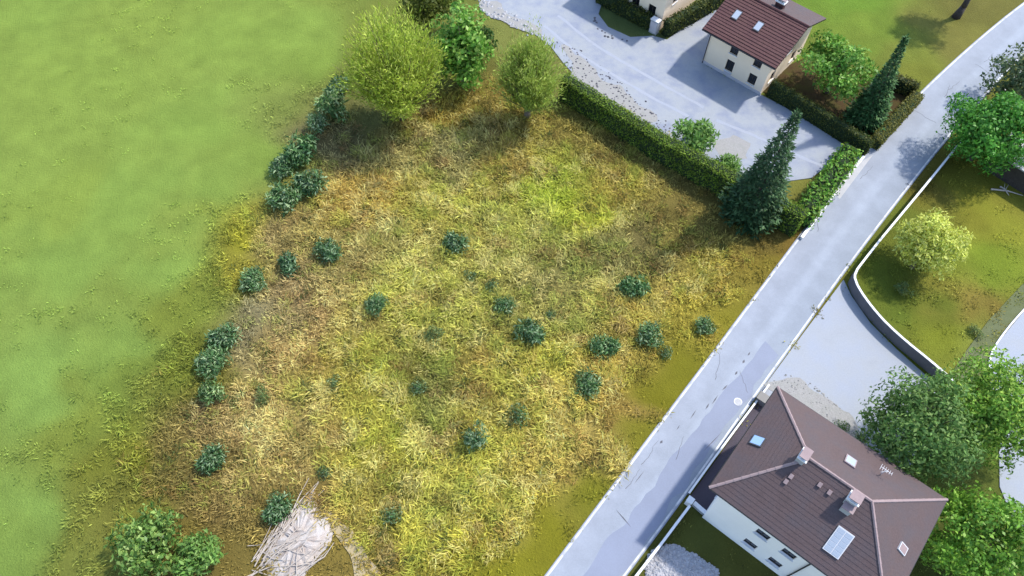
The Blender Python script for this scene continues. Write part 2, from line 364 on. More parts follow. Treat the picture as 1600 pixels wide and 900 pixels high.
sheet('lane', px([(1700,380),(1600,486),(1565,528),(1545,560),(1560,640),(1562,760),(1590,830),(1640,900),(1760,900),(1700,700),(1700,560),(1800,420)]), 0.018, MAT['yard'])
BANK = px([(1478,596),(1510,548),(1545,500),(1598,444),(1650,405),(1696,372),(1700,382),(1600,484),(1563,526),(1542,562),(1548,600)])
sheet('grass_bank', BANK, 0.006, MAT['bank'], paved=False)
sheet('dirt_patch', ragged(px([(1196,600),(1225,586),(1262,600),(1300,628),(1335,662),(1345,690),(1290,690),(1240,650)]), .45, .5, 5), 0.034, MAT['dirt'], 0.02)
sheet('dirt_patch', ragged(px([(868,68),(900,80),(918,100),(960,130),(1000,160),(1030,190),(1012,196),(960,165),(905,128),(885,100)]), .9, .6, 6), 0.026, MAT['dirt'], 0.01)
sheet('dirt_patch', ragged(px([(745,-6),(775,4),(800,20),(830,36),(846,52),(826,52),(790,34),(762,22)]), .8, .6, 7), 0.030, MAT['dirt'], 0.01)
sheet('dirt_patch', ragged(px([(1110,222),(1145,212),(1172,228),(1165,250),(1130,246)]), .6, .5, 8), 0.026, MAT['dirt'], 0.01)
sheet('side_court', px([(1192,615),(1212,606),(1300,720),(1190,850),(1098,800),(1078,776)]), 0.012, MAT['shadepave'])
GARDEN = px([(1190,142),(1346,238),(1430,152),(1392,134),(1330,110),(1262,88),(1215,110)])
sheet('garden_soil', GARDEN, 0.0, MAT['soil'], paved=False)

# ------------------------------------------------------------------ vegetation builders
def unit(v): return v / (np.linalg.norm(v, axis=-1, keepdims=True) + 1e-9)
def rand_dir(n):
    return unit(rng.normal(size=(n, 3)))
def leaf_quads(P, D, N, L, W, bend=0.12):
    """one folded leaf per point: base, side, tip, side"""
    D = unit(D); S = unit(np.cross(D, N)); Nn = np.cross(S, D)
    L = np.asarray(L)[:, None]; W = np.asarray(W)[:, None]
    m = P + D * L * .45 + Nn * L * bend
    V = np.stack([P, m + S * W * .5, P + D * L, m - S * W * .5], 1).reshape(-1, 3)
    return V, np.arange(len(V)).reshape(-1, 4)
def jitter_cols(n, cols, amt=0.18):
    cols = np.asarray(cols, float); k = rng.integers(0, len(cols), n)
    return cols[k] * (1 + amt * rng.normal(size=(n, 1))).clip(.5, 1.7)
def crown(radii, clumps, cr, per, L, W, cols, flat=0.75, inner=0.25, up=0.35, cone=0.0):
    """clumps of leaves spread through an uneven ellipsoid; returns V,F,C centred on the crown's centre"""
    R = np.array(radii); Vs, Cs, n0 = [], [], 0
    d = rand_dir(clumps); rad = (0.55 + 0.45 * rng.random(clumps) ** .5); rad[rng.random(clumps) < inner] *= .55
    c = d * rad[:, None] * (R - cr * .6)
    if cone: c[:, :2] *= (1 - cone * np.clip(c[:, 2:3] / R[2], -1, 1) )
    for k in range(clumps):
        s = cr * rng.uniform(.65, 1.25); n = int(per * rng.uniform(.6, 1.3) * (s / cr) ** 2)
        e = rand_dir(n); e[:, 2] = np.where(rng.random(n) < .65, np.abs(e[:, 2]), e[:, 2])
        q = e * s * (.55 + .5 * rng.random((n, 1))); q[:, 2] *= flat
        out = unit(unit(c[k] + q) * .6 + e * .6 + rng.normal(size=(n, 3)) * .45)
        tang = rng.normal(size=(n, 3)); tang = tang - out * (tang * out).sum(1)[:, None]
        D = unit(unit(tang) + out * rng.uniform(-.1, .7, (n, 1)) + np.array([0, 0, up * .3]))
        l = L * rng.uniform(.6, 1.35, n)
        V, F = leaf_quads(c[k] + q, D, out, l, W / L * l * rng.uniform(.8, 1.2, n))
        Vs.append(V); cc = jitter_cols(n, cols, .14) * rng.uniform(.8, 1.2); Cs.append(cc)
    V = np.concatenate(Vs); return V, np.arange(len(V)).reshape(-1, 4), np.concatenate(Cs), c
def trunk_mesh(name, parent, H, r, ends, mat, fork=0.4, lean=(0, 0)):
    """tapered trunk with limbs reaching the clump centres"""
    m = MB(); p = Vector((0, 0, -.15)); top = Vector((lean[0], lean[1], H)); n = 5; pts = []
    for i in range(n + 1):
        t = i / n; q = Vector((lean[0] * t + random.uniform(-.06, .06) * H * .2 * (0 < i), lean[1] * t + random.uniform(-.06, .06) * H * .2 * (0 < i), -.15 + (H + .15) * t)); pts.append(q)
    for i in range(n): m.bar(pts[i], pts[i + 1], r * (1 - .75 * i / n) * (1.35 if i == 0 else 1), r * (1 - .75 * (i + 1) / n), 8)
    for e in ends:
        k = min(n, max(1, int(n * random.uniform(fork, 1)))); a = pts[k]; e = Vector(e); mid = a.lerp(e, .5) + Vector((0, 0, .12 * (e - a).length))
        rr = r * (1 - .75 * k / n) * .6
        m.bar(a, mid, rr, rr * .6, 5); m.bar(mid, e, rr * .6, rr * .15, 5)
    return m.build(name, mat, parent, smooth=True)
def tree(name, base, H, cz, radii, clumps, cr, per, L, W, cols, trunk_r, label, cat='tree', group=None, mat='leaf', bark='bark', lean=(0, 0), cone=0.0, trunk_frac=.8, inner=.25):
    t = empty(name, (base[0], base[1], 0)); tag(t, label, cat, group)
    V, F, C, c = crown(radii, clumps, cr, per, L, W, cols, inner=inner, cone=cone)
    o = np.array([lean[0], lean[1], cz]); V = V + o
    keep = V.reshape(-1, 4, 3)[:, :, 2].min(1) > 0.03
    V = V.reshape(-1, 4, 3)[keep].reshape(-1, 3); C = C[keep]
    mesh('crown', V, np.arange(len(V)).reshape(-1, 4), MAT[mat], t, cols=C)
    ends = [e + o for e in c[rng.permutation(len(c))[:min(14, len(c))]] * .85]
    ends = [e for e in ends if e[2] > .25 * H]
    trunk_mesh('trunk', t, H * trunk_frac * .75, trunk_r, ends, MAT[bark], lean=lean)
    return t
def willow(name, base, H, spread, nf, per, L, W, cols, trunk_r, label, group, low=.25):
    """many upright whips fanning from a forked trunk, each set with slim leaves"""
    t = empty(name, (base[0], base[1], 0)); tag(t, label, 'tree', group)
    Vs, Cs = [], []; m = MB()
    m.bar((0, 0, -.15), (0.05, 0.02, H * .12), trunk_r * 1.3, trunk_r, 8)
    nb = 17; baz = rng.uniform(0, 2 * math.pi, nb); bu = rng.random(nb) ** .5; bz = rng.uniform(.80, 1.06, nb)      # limbs carry the whips in bunches
    for k in range(nf):
        b_ = rng.integers(0, nb); u = float(np.clip(bu[b_] + rng.normal() * .13, 0.02, 1.12)); az = baz[b_] + rng.normal() * .30 / (.35 + u)
        r_end = spread * u * rng.uniform(.85, 1.1); z_end = H * (1 - .32 * u ** 2.2) * bz[b_] * rng.uniform(.80, 1.02)
        if rng.random() < .33: z_end = H * rng.uniform(.40, .68); r_end = spread * rng.uniform(.45, .85)
        p0 = np.array([0.05, 0.02, H * rng.uniform(.08, .14)])
        p2 = np.array([math.cos(az) * r_end, math.sin(az) * r_end, z_end])
        p1 = np.array([math.cos(az) * r_end * .48, math.sin(az) * r_end * .48, z_end * .48])
        tt = np.linspace(0, 1, 5)[:, None]; cv = (1 - tt) ** 2 * p0 + 2 * tt * (1 - tt) * p1 + tt ** 2 * p2
        rr = trunk_r * .42 * rng.uniform(.3, .8)
        if k % 3 == 0:
            for i in range(4): m.bar(cv[i], cv[i + 1], rr * (1 - .22 * i), rr * (1 - .22 * (i + 1)), 4, False)
        n = int(per * rng.uniform(.6, 1.4)); s = (rng.uniform(.22, 1.0, n) ** .75)[:, None]
        c = (1 - s) ** 2 * p0 + 2 * s * (1 - s) * p1 + s ** 2 * p2
        d = unit(2 * (1 - s) * (p1 - p0) + 2 * s * (p2 - p1))
        P = c + rng.normal(size=(n, 3)) * spread * .055
        D = unit(d + rng.normal(size=(n, 3)) * .45); N = unit(rng.normal(size=(n, 3)) + np.array([0, 0, .6]))
        l = L * rng.uniform(.6, 1.4, n); V, F = leaf_quads(P, D, N, l, W * rng.uniform(.7, 1.3, n), .08)
        Vs.append(V); Cs.append(jitter_cols(n, cols, .16) * rng.uniform(.85, 1.15))
    V = np.concatenate(Vs); mesh('crown', V, np.arange(len(V)).reshape(-1, 4), MAT['leaf'], t, cols=np.concatenate(Cs))
    m.build('trunk', MAT['bark'], t, smooth=True)
    return t
def conifer(name, base, H, R, whorls, L, cols, label, lean=(0, 0), droop=.25, power=.85):
    t = empty(name, (base[0], base[1], 0)); tag(t, label, 'tree')
    Vs, Cs = [], []
    for k in range(whorls):
        h = H * (.03 + .96 * (k / whorls) ** .95); r = R * (1 - h / H) ** power * rng.uniform(.85, 1.1) + .12
        nb = max(5, int(13 * (r / R) ** .6)); a0 = rng.uniform(0, 6.28)
        for b in range(nb):
            az = a0 + 6.283 * b / nb + rng.normal() * .2; rb = r * rng.uniform(.72, 1.12)
            n = int(8 + 16 * rb / R); s = np.sqrt(rng.uniform(.05, 1, n))
            dirv = np.array([math.cos(az), math.sin(az), 0]); sidev = np.array([-math.sin(az), math.cos(az), 0])
            P = dirv * (s * rb)[:, None] + sidev * (rng.normal(size=n) * rb * .16)[:, None]
            P[:, 2] = h - droop * rb * s ** 1.3 + .18 * rb * s ** 3 + rng.normal(size=n) * .07
            D = unit(dirv + sidev * rng.normal(size=(n, 1)) * .75 + np.array([0, 0, 1]) * rng.uniform(-.35, .55, (n, 1)))
            N = unit(np.array([0, 0, 1.0]) + rng.normal(size=(n, 3)) * .35)
            l = L * rng.uniform(.6, 1.3, n) * (.55 + .45 * r / R)
            V, F = leaf_quads(P, D, N, l, l * rng.uniform(.3, .5, n), .1)
            Vs.append(V); Cs.append(jitter_cols(n, cols, .16) * rng.uniform(.8, 1.2))
    n = 40; P = np.zeros((n, 3)); P[:, 2] = H * rng.uniform(.88, 1.0, n)
    V, F = leaf_quads(P, unit(rng.normal(size=(n, 3)) * .5 + [0, 0, 1]), rand_dir(n), np.full(n, L * .8), np.full(n, L * .25)); Vs.append(V); Cs.append(jitter_cols(n, cols))
    V = np.concatenate(Vs); V[:, :2] += np.array(lean) * (np.clip(V[:, 2:3], 0, H) / H) ** 1.4
    V[:, 2] = np.maximum(V[:, 2], .02)
    mesh('crown', V, np.arange(len(V)).reshape(-1, 4), MAT['needle'], t, cols=np.concatenate(Cs))
    m = MB(); q = [np.array([lean[0] * s ** 1.4, lean[1] * s ** 1.4, -.15 + (H * .97 + .15) * s]) for s in np.linspace(0, 1, 6)]
    for i in range(5): m.bar(q[i], q[i + 1], R * .07 * (1.05 - i / 5), R * .07 * (1.05 - (i + 1) / 5), 8)
    m.build('trunk', MAT['bark_dark'], t, smooth=True)
    return t
def hedge(name, line, width, h, label, cols, dens=45, L=.26, W=.15, group=None, rough=.12, core=(.018,.032,.012)):
    """clipped hedge: uneven leafy body along a line of ground points"""
    P = resample(np.asarray(line)[:, :2], max(3, int(np.linalg.norm(np.diff(np.asarray(line)[:, :2], axis=0), axis=1).sum() / .6)))
    b = P.mean(0); t = empty(name, (b[0], b[1], 0)); tag(t, label, 'hedge', group)
    prof = [(-.5, 0), (-.5, .35), (-.5, .7), (-.46, .94), (-.3, 1), (0, 1.02), (.3, 1), (.46, .94), (.5, .7), (.5, .35), (.5, 0)]
    n, k = len(P), len(prof); T = np.gradient(P, axis=0); T = T / np.linalg.norm(T, axis=1)[:, None]; S = np.stack([-T[:, 1], T[:, 0]], 1)
    V = np.zeros((n, k, 3))
    for j, (u, z) in enumerate(prof):
        V[:, j, :2] = P + S * (u * (width - .14)); V[:, j, 2] = z * (h - .08)
    nz = rng.normal(size=(n, k, 3)) * rough * .35; nz[:, 0] = nz[:, -1] = 0; V += nz; V[:, :, 2] = np.maximum(V[:, :, 2], -.12); V[:, 0, 2] = V[:, -1, 2] = -.12
    VV = V.reshape(-1, 3); F = []
    for i in range(n - 1):
        for j in range(k - 1): F.append((i * k + j, i * k + j + 1, (i + 1) * k + j + 1, (i + 1) * k + j))
    F.append(tuple(range(k - 1, -1, -1))); F.append(tuple((n - 1) * k + j for j in range(k)))
    mesh('hedge_core', VV, F, MAT['hedgecore'], t, off=(b[0], b[1], 0), smooth=True)
    # leaves on sides, top and ends
    segL = np.r_[0, np.cumsum(np.linalg.norm(np.diff(P, axis=0), axis=1))]; LT = segL[-1]
    def place(s, u, z, nn):
        x = np.interp(s, segL, P[:, 0]); y = np.interp(s, segL, P[:, 1]); sx = np.interp(s, segL, S[:, 0]); sy = np.interp(s, segL, S[:, 1])
        pos = np.stack([x + sx * u, y + sy * u, z], 1)
        no = np.stack([sx * nn[:, 0] , sy * nn[:, 0], nn[:, 1]], 1); return pos, unit(no + 1e-6)
    PP, NN = [], []
    for side in (-1, 1):
        m_ = int(LT * h * dens * .8); s = rng.uniform(0, LT, m_); z = rng.uniform(.03, h, m_); q, no = place(s, np.full(m_, side * width / 2), z, np.c_[np.full(m_, side), np.full(m_, .15)]); PP.append(q); NN.append(no)
    m_ = int(LT * width * dens * 1.3); s = rng.uniform(0, LT, m_); u = rng.uniform(-.5, .5, m_) * width; q, no = place(s, u, np.full(m_, h) - .1 * (2 * u / width) ** 4, np.c_[u * .3, np.ones(m_)]); PP.append(q); NN.append(no)
    for e, sg in ((0, -1), (n - 1, 1)):
        m_ = int(width * h * dens); u = rng.uniform(-.5, .5, m_) * width; q = np.c_[P[e] + S[e] * u[:, None] + T[e] * sg * .04, rng.uniform(.03, h, m_)]; PP.append(q); NN.append(np.tile(np.r_[T[e] * sg, .1], (m_, 1)))
    PP = np.concatenate(PP); NN = np.concatenate(NN); m_ = len(PP)
    PP = PP + NN * rng.normal(size=(m_, 1)) * rough * .5 - NN * .05
    out = unit(NN + rng.normal(size=(m_, 3)) * .45); D = rng.normal(size=(m_, 3)); D = unit(unit(D - out * (D * out).sum(1)[:, None]) + out * .35)
    l = L * rng.uniform(.6, 1.4, m_); V, F = leaf_quads(PP, D, out, l, W / L * l)
    cc = jitter_cols(m_, cols, .2) * (0.75 + .5 * vnoise(PP[:, :2] + PP[:, 2:] * .7, .9, 21))[:, None]
    mesh('foliage', V - np.array([b[0], b[1], 0]), F, MAT['leaf'], t, cols=cc)
    return t
MAT['hedgecore'] = surf('hedge_core', (.016,.03,.011), 0.95, .4, 3, 14, .8)

# ------------------------------------------------------------------ grass of the meadow (uncountable)
def grass_patch(name, cand, hmin, hmax, label, nbl, Lb, Wb, spread, bright, seed, straw=True, gate=None):
    XYc = np.stack([rng.uniform(-50, 50, cand), rng.uniform(3, 78, cand)], 1)
    f = field(XYc + (np.stack([vnoise(XYc, 3.1, 1), vnoise(XYc, 3.1, 2)], 1) - .5) * 4.0); h = f[:, 3]
    p = np.clip((h - hmin) / (hmax - hmin), 0, 1) * (0.12 + 1.5 * vnoise(XYc, 1.2, seed) ** 1.3)
    ok = rng.random(cand) < p
    for P in PAVED: ok &= ~inpoly(P, XYc[:, 0], XYc[:, 1])
    c, f, h = XYc[ok], f[ok], h[ok]; n = len(c)
    tc = f[:, :3] * (0.58 + .90 * vnoise(c, 1.0, seed + 1))[:, None]
    if straw:
        k = vnoise(c, .9, seed + 2); st = (k > .64) & (h > .5 + .2 * vnoise(c, 2.0, 77)); tc[st] = tc[st] * .4 + np.array(lit(222, 208, 132)) * .52
        gr = (k < .38); tc[gr] = tc[gr] * .55 + np.array(lit(146, 160, 62)) * .45
        br = vnoise(c, 1.1, seed + 5) > .77; tc[br] = tc[br] * .5 + np.array(lit(140, 100, 62)) * .4
    if straw:
        dk = rng.random(n) < .05; tc[dk] = np.array(lit(86, 98, 50)) * .8
    az0 = rng.uniform(0, 6.283, n); lean = vnoise(c, 2.2, seed + 3) * 12.0           # neighbouring tufts lean alike
    idx = np.repeat(np.arange(n), nbl); m = len(idx)
    az = np.where(rng.random(m) < .55, lean[idx] + rng.normal(size=m) * .8, rng.uniform(0, 6.283, m)); el = rng.uniform(.08, 1.05, m)
    hh = (.35 + .65 * np.clip(h[idx], 0, 1)) * rng.uniform(.55, 1.25, m) * (0.45 + 1.1 * vnoise(c, 1.2, seed))[idx]
    P = np.c_[c[idx] + rng.normal(size=(m, 2)) * spread, np.full(m, -.05)]
    P[:, 2] += rng.uniform(0, .25, m) * hh
    D = np.stack([np.cos(az) * np.cos(el), np.sin(az) * np.cos(el), np.sin(el)], 1)
    N = unit(np.stack([-np.cos(az) * np.sin(el), -np.sin(az) * np.sin(el), np.cos(el)], 1) + rng.normal(size=(m, 3)) * .35)
    V, F = leaf_quads(P, D, N, Lb * hh, Wb * rng.uniform(.5, 1.5, m), .16)
    cols = tc[idx] * bright * (1 + .22 * rng.normal(size=(m, 1))).clip(.5, 1.6)
    o = mesh(name, V, F, MAT['grass'], cols=np.clip(cols, .004, .75)); tag(o, label, 'grass', kind='stuff')
    return o
grass_patch('meadow_grass', 56000, .38, .8, 'tall straw yellow grass and weeds covering the fallow field', 20, .74, .066, .27, 2.45, 30)
grass_patch('rough_grass', 30000, .03, .40, 'short rough olive grass along the field edges and verge', 11, .55, .07, .27, 1.9, 50, straw=False)

# ------------------------------------------------------------------ shrubs of the field
DG = [lit(112,146,98,1.1), lit(88,124,78,1.1), lit(162,186,142,1.1), lit(70,106,62,1.1)]
PG = [lf(128,150,112), lf(110,138,100), lf(142,160,120)]
LG = [lit(138,180,92,1.25), lit(160,196,110,1.25), lit(116,160,76,1.25)]
def shrub_meshes(cols, clumps, per, L, W, mat, seed, rz=.62):
    V, F, C, c = crown((1, 1, rz), clumps, .40, per, L, W, cols, flat=.85, inner=.2, up=.5)
    V = V + np.array([0, 0, rz * .80]); keep = V.reshape(-1, 4, 3)[:, :, 2].min(1) > .015
    V = V.reshape(-1, 4, 3)[keep].reshape(-1, 3); C = C[keep]
    f = mesh('foliage', V, np.arange(len(V)).reshape(-1, 4), MAT[mat], cols=C)
    m = MB()
    for e in c[:9]:
        e = np.array([e[0] * .8, e[1] * .8, max(.3, e[2] + rz * .8)]); m.bar((0, 0, -.1), e * .5 + [0, 0, .08], .035, .022, 5); m.bar(e * .5 + [0, 0, .08], e, .022, .006, 5)
    s = m.build('stem', MAT['bark'])
    r = (f.data, s.data); bpy.data.objects.remove(f); bpy.data.objects.remove(s); return r
SH = {'d': [shrub_meshes(np.array(DG) * np.array(tn), nc, 50, .30, .085, 'gleaf', i, rz_) for i, (tn, nc, rz_) in enumerate((((1,1,1),20,.62),((1.15,1.08,.9),16,.7),((.85,.9,.95),22,.55),((1.05,1.0,1.1),14,.75),((1.2,1.15,1.1),18,.6),((.92,1,.85),24,.66)))],
      's': [shrub_meshes(DG + PG, 10, 38, .25, .09, 'leaf', i, .5) for i in range(2)],
      'p': [shrub_meshes(PG + DG[:1], 13, 42, .26, .08, 'leaf', i, .55) for i in range(2)],
      'l': [shrub_meshes(LG, 22, 60, .24, .09, 'leaf', i, .75) for i in range(1)]}
SHR = [  # px, py (middle of the bush in the photograph), radius in px, kind, label
 (526,134,23,'d','dark green shrub at the top of the hedge row by the lawn'),
 (519,164,27,'d','large dark shrub in the hedge row, second below the willow on the lawn edge'),
 (498,194,20,'d','low dark shrub at the lower end of the topmost row of three'),
 (470,236,27,'d','grey green shrub at the top of the tight cluster of four'),
 (441,257,21,'d','shrub on the lawn side of the tight cluster of four'),
 (483,285,25,'d','shrub on the meadow side of the tight cluster of four'),
 (444,306,28,'d','bright leaved shrub at the bottom of the tight cluster of four'),
 (513,390,22,'d','round dark shrub farthest into the meadow of the line of three'),
 (450,411,20,'d','round shrub in the middle of the line of three at the field edge'),
 (394,435,23,'d','round shrub nearest the lawn of the line of three'),
 (348,525,24,'d','uppermost of three touching shrubs on the left field edge'),
 (331,562,28,'d','largest, middle one of three touching shrubs on the left field edge'),
 (331,614,22,'d','lowest of three touching shrubs on the left field edge'),
 (330,716,23,'d','lone round shrub on brown ground above the big leafy bush'),
 (433,793,24,'d','dark shrub touching the pale brushwood pile'),
 (411,615,17,'p','small pale grey green shrub beside the bare straw track'),
 (521,596,13,'s','tiny shrub in yellow grass right of the straw track'),
 (508,740,14,'s','tiny dark shrub just above the brushwood pile'),
 (609,796,22,'s','loose shrub right of the brushwood pile in tall grass'),
 (711,377,20,'d','solitary round dark shrub below the two willows in the upper meadow'),
 (588,474,19,'d','solitary round dark shrub in the left middle of the meadow'),
 (736,430,12,'s','smallest dark shrub at the upper end of the diagonal trio'),
 (774,445,16,'s','flat dark shrub in the middle of the diagonal trio'),
 (788,478,18,'d','dark shrub at the lower end of the diagonal trio'),
 (829,517,24,'d','big round shrub at the centre of the meadow'),
 (857,488,12,'s','small sparse shrub just behind the big central one'),
 (990,447,22,'d','round dark shrub at the end of the spruce shadow'),
 (945,540,22,'d','upright dark shrub between the big central one and the road'),
 (1015,520,23,'d','tall loose shrub near the road side of the meadow'),
 (1037,550,15,'s','low sprawling shrub at the foot of the tall loose one'),
 (1101,507,17,'d','small shrub closest to the road in the meadow'),
 (920,598,24,'d','wide round shrub in the lower right of the meadow'),
 (743,680,23,'d','upright bluish shrub in the lower middle of the meadow'),
 (806,652,24,'s','sparse dark shrub right of the upright bluish one'),
 (678,525,18,'p','pale thin shrub in the middle of the meadow'),
 (650,600,18,'s','thin scattered shrub in the greenish dip of the meadow'),
]
def place_shrub(pxx, pyy, rp, kind, label, group='shrubs scattered over the field', name='field_shrub', zs=1.0, cat='shrub'):
    g = at(pxx, pyy); dep = -(ROT.T @ (g - np.array([0, 0, CAMH])))[2]
    R = rp * dep / FPX * 1.0
    c = at(pxx, pyy + rp * .12, R * .5)
    t = empty(name, (c[0], c[1], 0), rng.uniform(0, 6.28)); sc = R; t.scale = (sc, sc, sc * zs * rng.uniform(.95, 1.25)); tag(t, label, cat, group)
    f, s = random.choice(SH[kind]); link('foliage', f, t); link('stem', s, t); return t
for a_ in SHR: place_shrub(*a_)
place_shrub(1085,212,33,'l','round bright bush on the court behind the long hedge','bushes by the gravel court','court_bush',1.2)
place_shrub(1132,258,22,'l','smaller bright bush between the round one and the spruce','bushes by the gravel court','court_bush',1.1)
place_shrub(308,866,38,'l','pale yellow green weed bush beside the big leafy bush','bushes at the corner of the field','weed_bush',1.1)
place_shrub(1312,665,15,'s','weedy little shrub on dirt at the roof edge','weeds around the hipped roof house','weed_bush')
place_shrub(1345,678,14,'s','second weedy shrub behind the roof edge, nearer the big tree','weeds around the hipped roof house','weed_bush')
place_shrub(1527,517,13,'p','pale flowering clump on the lawn near the mossy bank','weeds inside the curved wall','weed_bush',.7)
place_shrub(1412,452,14,'p','thin pale shrub on the lawn inside the curved wall','weeds inside the curved wall','weed_bush')

# ------------------------------------------------------------------ trees
YG = [lit(192,208,84,1.2), lit(176,196,74,1.2), lit(210,220,108,1.2), lit(156,180,62,1.2)]
OG = [lit(172,194,88,1.25), lit(152,176,72,1.25), lit(194,208,108,1.25)]
BG = [lf(112,172,84), lf(140,194,108), lf(92,152,68), lf(160,206,126)]
MG = [lf(84,132,62), lf(70,118,56), lf(102,148,78)]
def under(pxx, pyy, z): return at(pxx, pyy, z)      # ground point below a crown's middle
B1 = at(628,184); B3 = at(823,184)
willow('willow_tree', B1, 13.6, 5.6, 430, 62, .50, .085, YG, .34, 'big yellow green willow with forked trunk on the lawn edge', 'willows above the meadow')
willow('willow_tree', B3, 11.4, 3.9, 330, 56, .48, .08, OG, .30, 'smaller olive green willow at the end of the long hedge', 'willows above the meadow')
tree('broadleaf_tree', under(722,76,5.0), 10.6, 5.0, (3.3, 3.3, 5.0), 60, 1.15, 95, .46, .27, BG, .26, 'bright green leafy tree between the two willows', group='trees above the meadow', mat='gleaf')
tree('broadleaf_tree', under(660,6,3.6), 7.0, 3.6, (4.2, 3.0, 3.2), 32, 1.2, 75, .46, .24, [lf(88,108,52), lf(104,120,58)], .22, 'dark tree behind the willow at the top edge', group='trees above the meadow')
tree('broadleaf_tree', under(750,64,2.2), 4.2, 2.2, (1.8, 1.8, 2.0), 18, .75, 75, .36, .2, [lf(56,96,50), lf(72,112,60)], .14, 'small dark tree just right of the bright green one', group='trees above the meadow')
tree('leafy_bush', under(232,846,1.9), 4.0, 1.9, (2.75, 2.9, 2.2), 34, .85, 70, .40, .2, [lf(112,156,92), lf(92,136,80), lf(150,188,126)], .14, 'big dark leafy bush at the lower left field corner', 'bush', mat='gleaf', trunk_frac=.5)
conifer('spruce_tree', at(1168,338), 14.4, 3.15, 56, .52, [lf(62,100,76), lf(52,86,66), lf(80,116,90)], 'tall dark spruce standing at the end of the long hedge', power=1.08)
conifer('slender_conifer', at(1348,193), 11.6, 2.1, 50, .5, [lf(68,116,80), lf(58,98,68), lf(88,130,94)], 'slender pointed conifer inside the hedged garden', lean=(-.7, 0.1), power=1.35)
tree('broadleaf_tree', under(1313,102,3.9), 6.6, 3.9, (4.2, 4.2, 3.1), 62, 1.05, 90, .40, .22, BG, .22, 'round bright green garden tree beside the small house', group='garden trees', mat='gleaf')
tree('broadleaf_tree', under(1552,204,4.2), 7.4, 4.2, (4.9, 4.7, 3.8), 84, 1.2, 140, .37, .2, [lf(86,158,70), lf(70,138,62), lf(116,184,98)], .28, 'dense bright tree overhanging the road by the dark shed', group='trees right of the road', mat='gleaf')
tree('broadleaf_tree', under(1592,118,3.6), 6.4, 3.6, (3.9, 4.2, 3.0), 40, 1.1, 70, .42, .22, [lf(92,118,100), lf(76,102,86), lf(116,138,118)], .2, 'grey green tree at the right edge behind the bright one', group='trees right of the road', mat='gleaf')
_b = at(1424,418); _l = under(1457,380,3.3) - _b
tree('yellow_tree', _b, 5.0, 3.3, (3.45, 3.3, 2.4), 62, .95, 105, .36, .16, [lit(212,218,108,1.2), lit(196,206,92,1.2), lit(226,230,130,1.2)], .17, 'small round yellow tree on the lawn inside the curved wall', group='trees right of the road', lean=(_l[0], _l[1]))
tree('broadleaf_tree', under(1446,668,6.0), 10.5, 6.0, (4.9, 4.7, 4.2), 96, 1.3, 150, .36, .155, [lf(108,152,100), lf(88,134,82), lf(136,176,122)], .34, 'big dark green tree behind the hipped roof house', group='trees behind the hipped roof house')
tree('broadleaf_tree', under(1555,640,5.4), 9.6, 5.4, (5.2, 4.6, 4.0), 96, 1.3, 150, .36, .155, [lf(136,188,92), lf(114,168,80), lf(166,208,116)], .34, 'big light green tree at the right edge beside the dark one', group='trees behind the hipped roof house')
tree('broadleaf_tree', under(1545,842,4.2), 7.6, 4.2, (5.3, 3.7, 3.4), 80, 1.1, 135, .34, .18, [lf(120,176,82), lf(102,158,74), lf(146,196,102)], .26, 'leafy tree in the lower right corner beside the roof', group='trees behind the hipped roof house', mat='gleaf')
tree('broadleaf_tree', at(1494,26), 10.5, 8.0, (3.6, 3.6, 2.7), 36, 1.2, 70, .45, .25, MG, .40, 'tree whose dark leaning trunk stands on the lawn at the top', bark='bark_dark', group='trees right of the road', lean=(.4, .3), trunk_frac=.95)

# ------------------------------------------------------------------ hedges
HG = [lf(112,148,62), lf(94,130,54), lf(134,166,80)]
HD = [lf(84,100,56), lf(70,88,48), lf(98,110,64)]
l_ = px([(872,156),(940,200),(1010,245),(1120,306),(1180,338),(1236,371)])
hedge('long_hedge', offset_line(l_, 0.7), 1.4, 3.0, 'long clipped green hedge between the meadow and the gravel court', HG, 75, .19, .11, rough=.05)
hedge('roadside_hedge', px([(1248,350),(1275,312),(1300,280),(1322,248)]), 1.9, 1.7, 'loose bright hedge beside the apron along the road', BG[:3] + HG[:1], 42, .32, .2, rough=.35)
g1 = px([(1196,150),(1270,196),(1348,246)])
hedge('garden_hedge', offset_line(g1, .45), .85, 2.0, 'dark clipped hedge on the court side of the garden', HD, 70, .18, .1, rough=.05, group='hedges round the small garden')
hedge('garden_hedge', px([(1362,231),(1395,194),(1428,158)]), 1.25, 1.3, 'olive clipped hedge of the garden along the road', [lf(132,138,84), lf(118,126,72)], 70, .18, .1, rough=.05, group='hedges round the small garden')
hedge('garden_hedge', px([(1425,150),(1400,140),(1376,131)]), 1.0, 1.7, 'short back hedge of the garden behind the slender conifer', [lf(112,118,72), lf(98,108,60)], 42, group='hedges round the small garden')
hedge('corner_hedge', offset_line(px([(930,4),(975,28),(1014,49)]), .5), 1.0, 1.7, 'dark hedge in front of the cut off cream house', HD, 42, group='hedges of the cream house')
hedge('corner_hedge', offset_line(px([(1043,60),(1090,34),(1140,4),(1180,-20)]), .6), 1.1, 2.0, 'dark hedge on the lane side of the cut off cream house', HD, 42, group='hedges of the cream house')

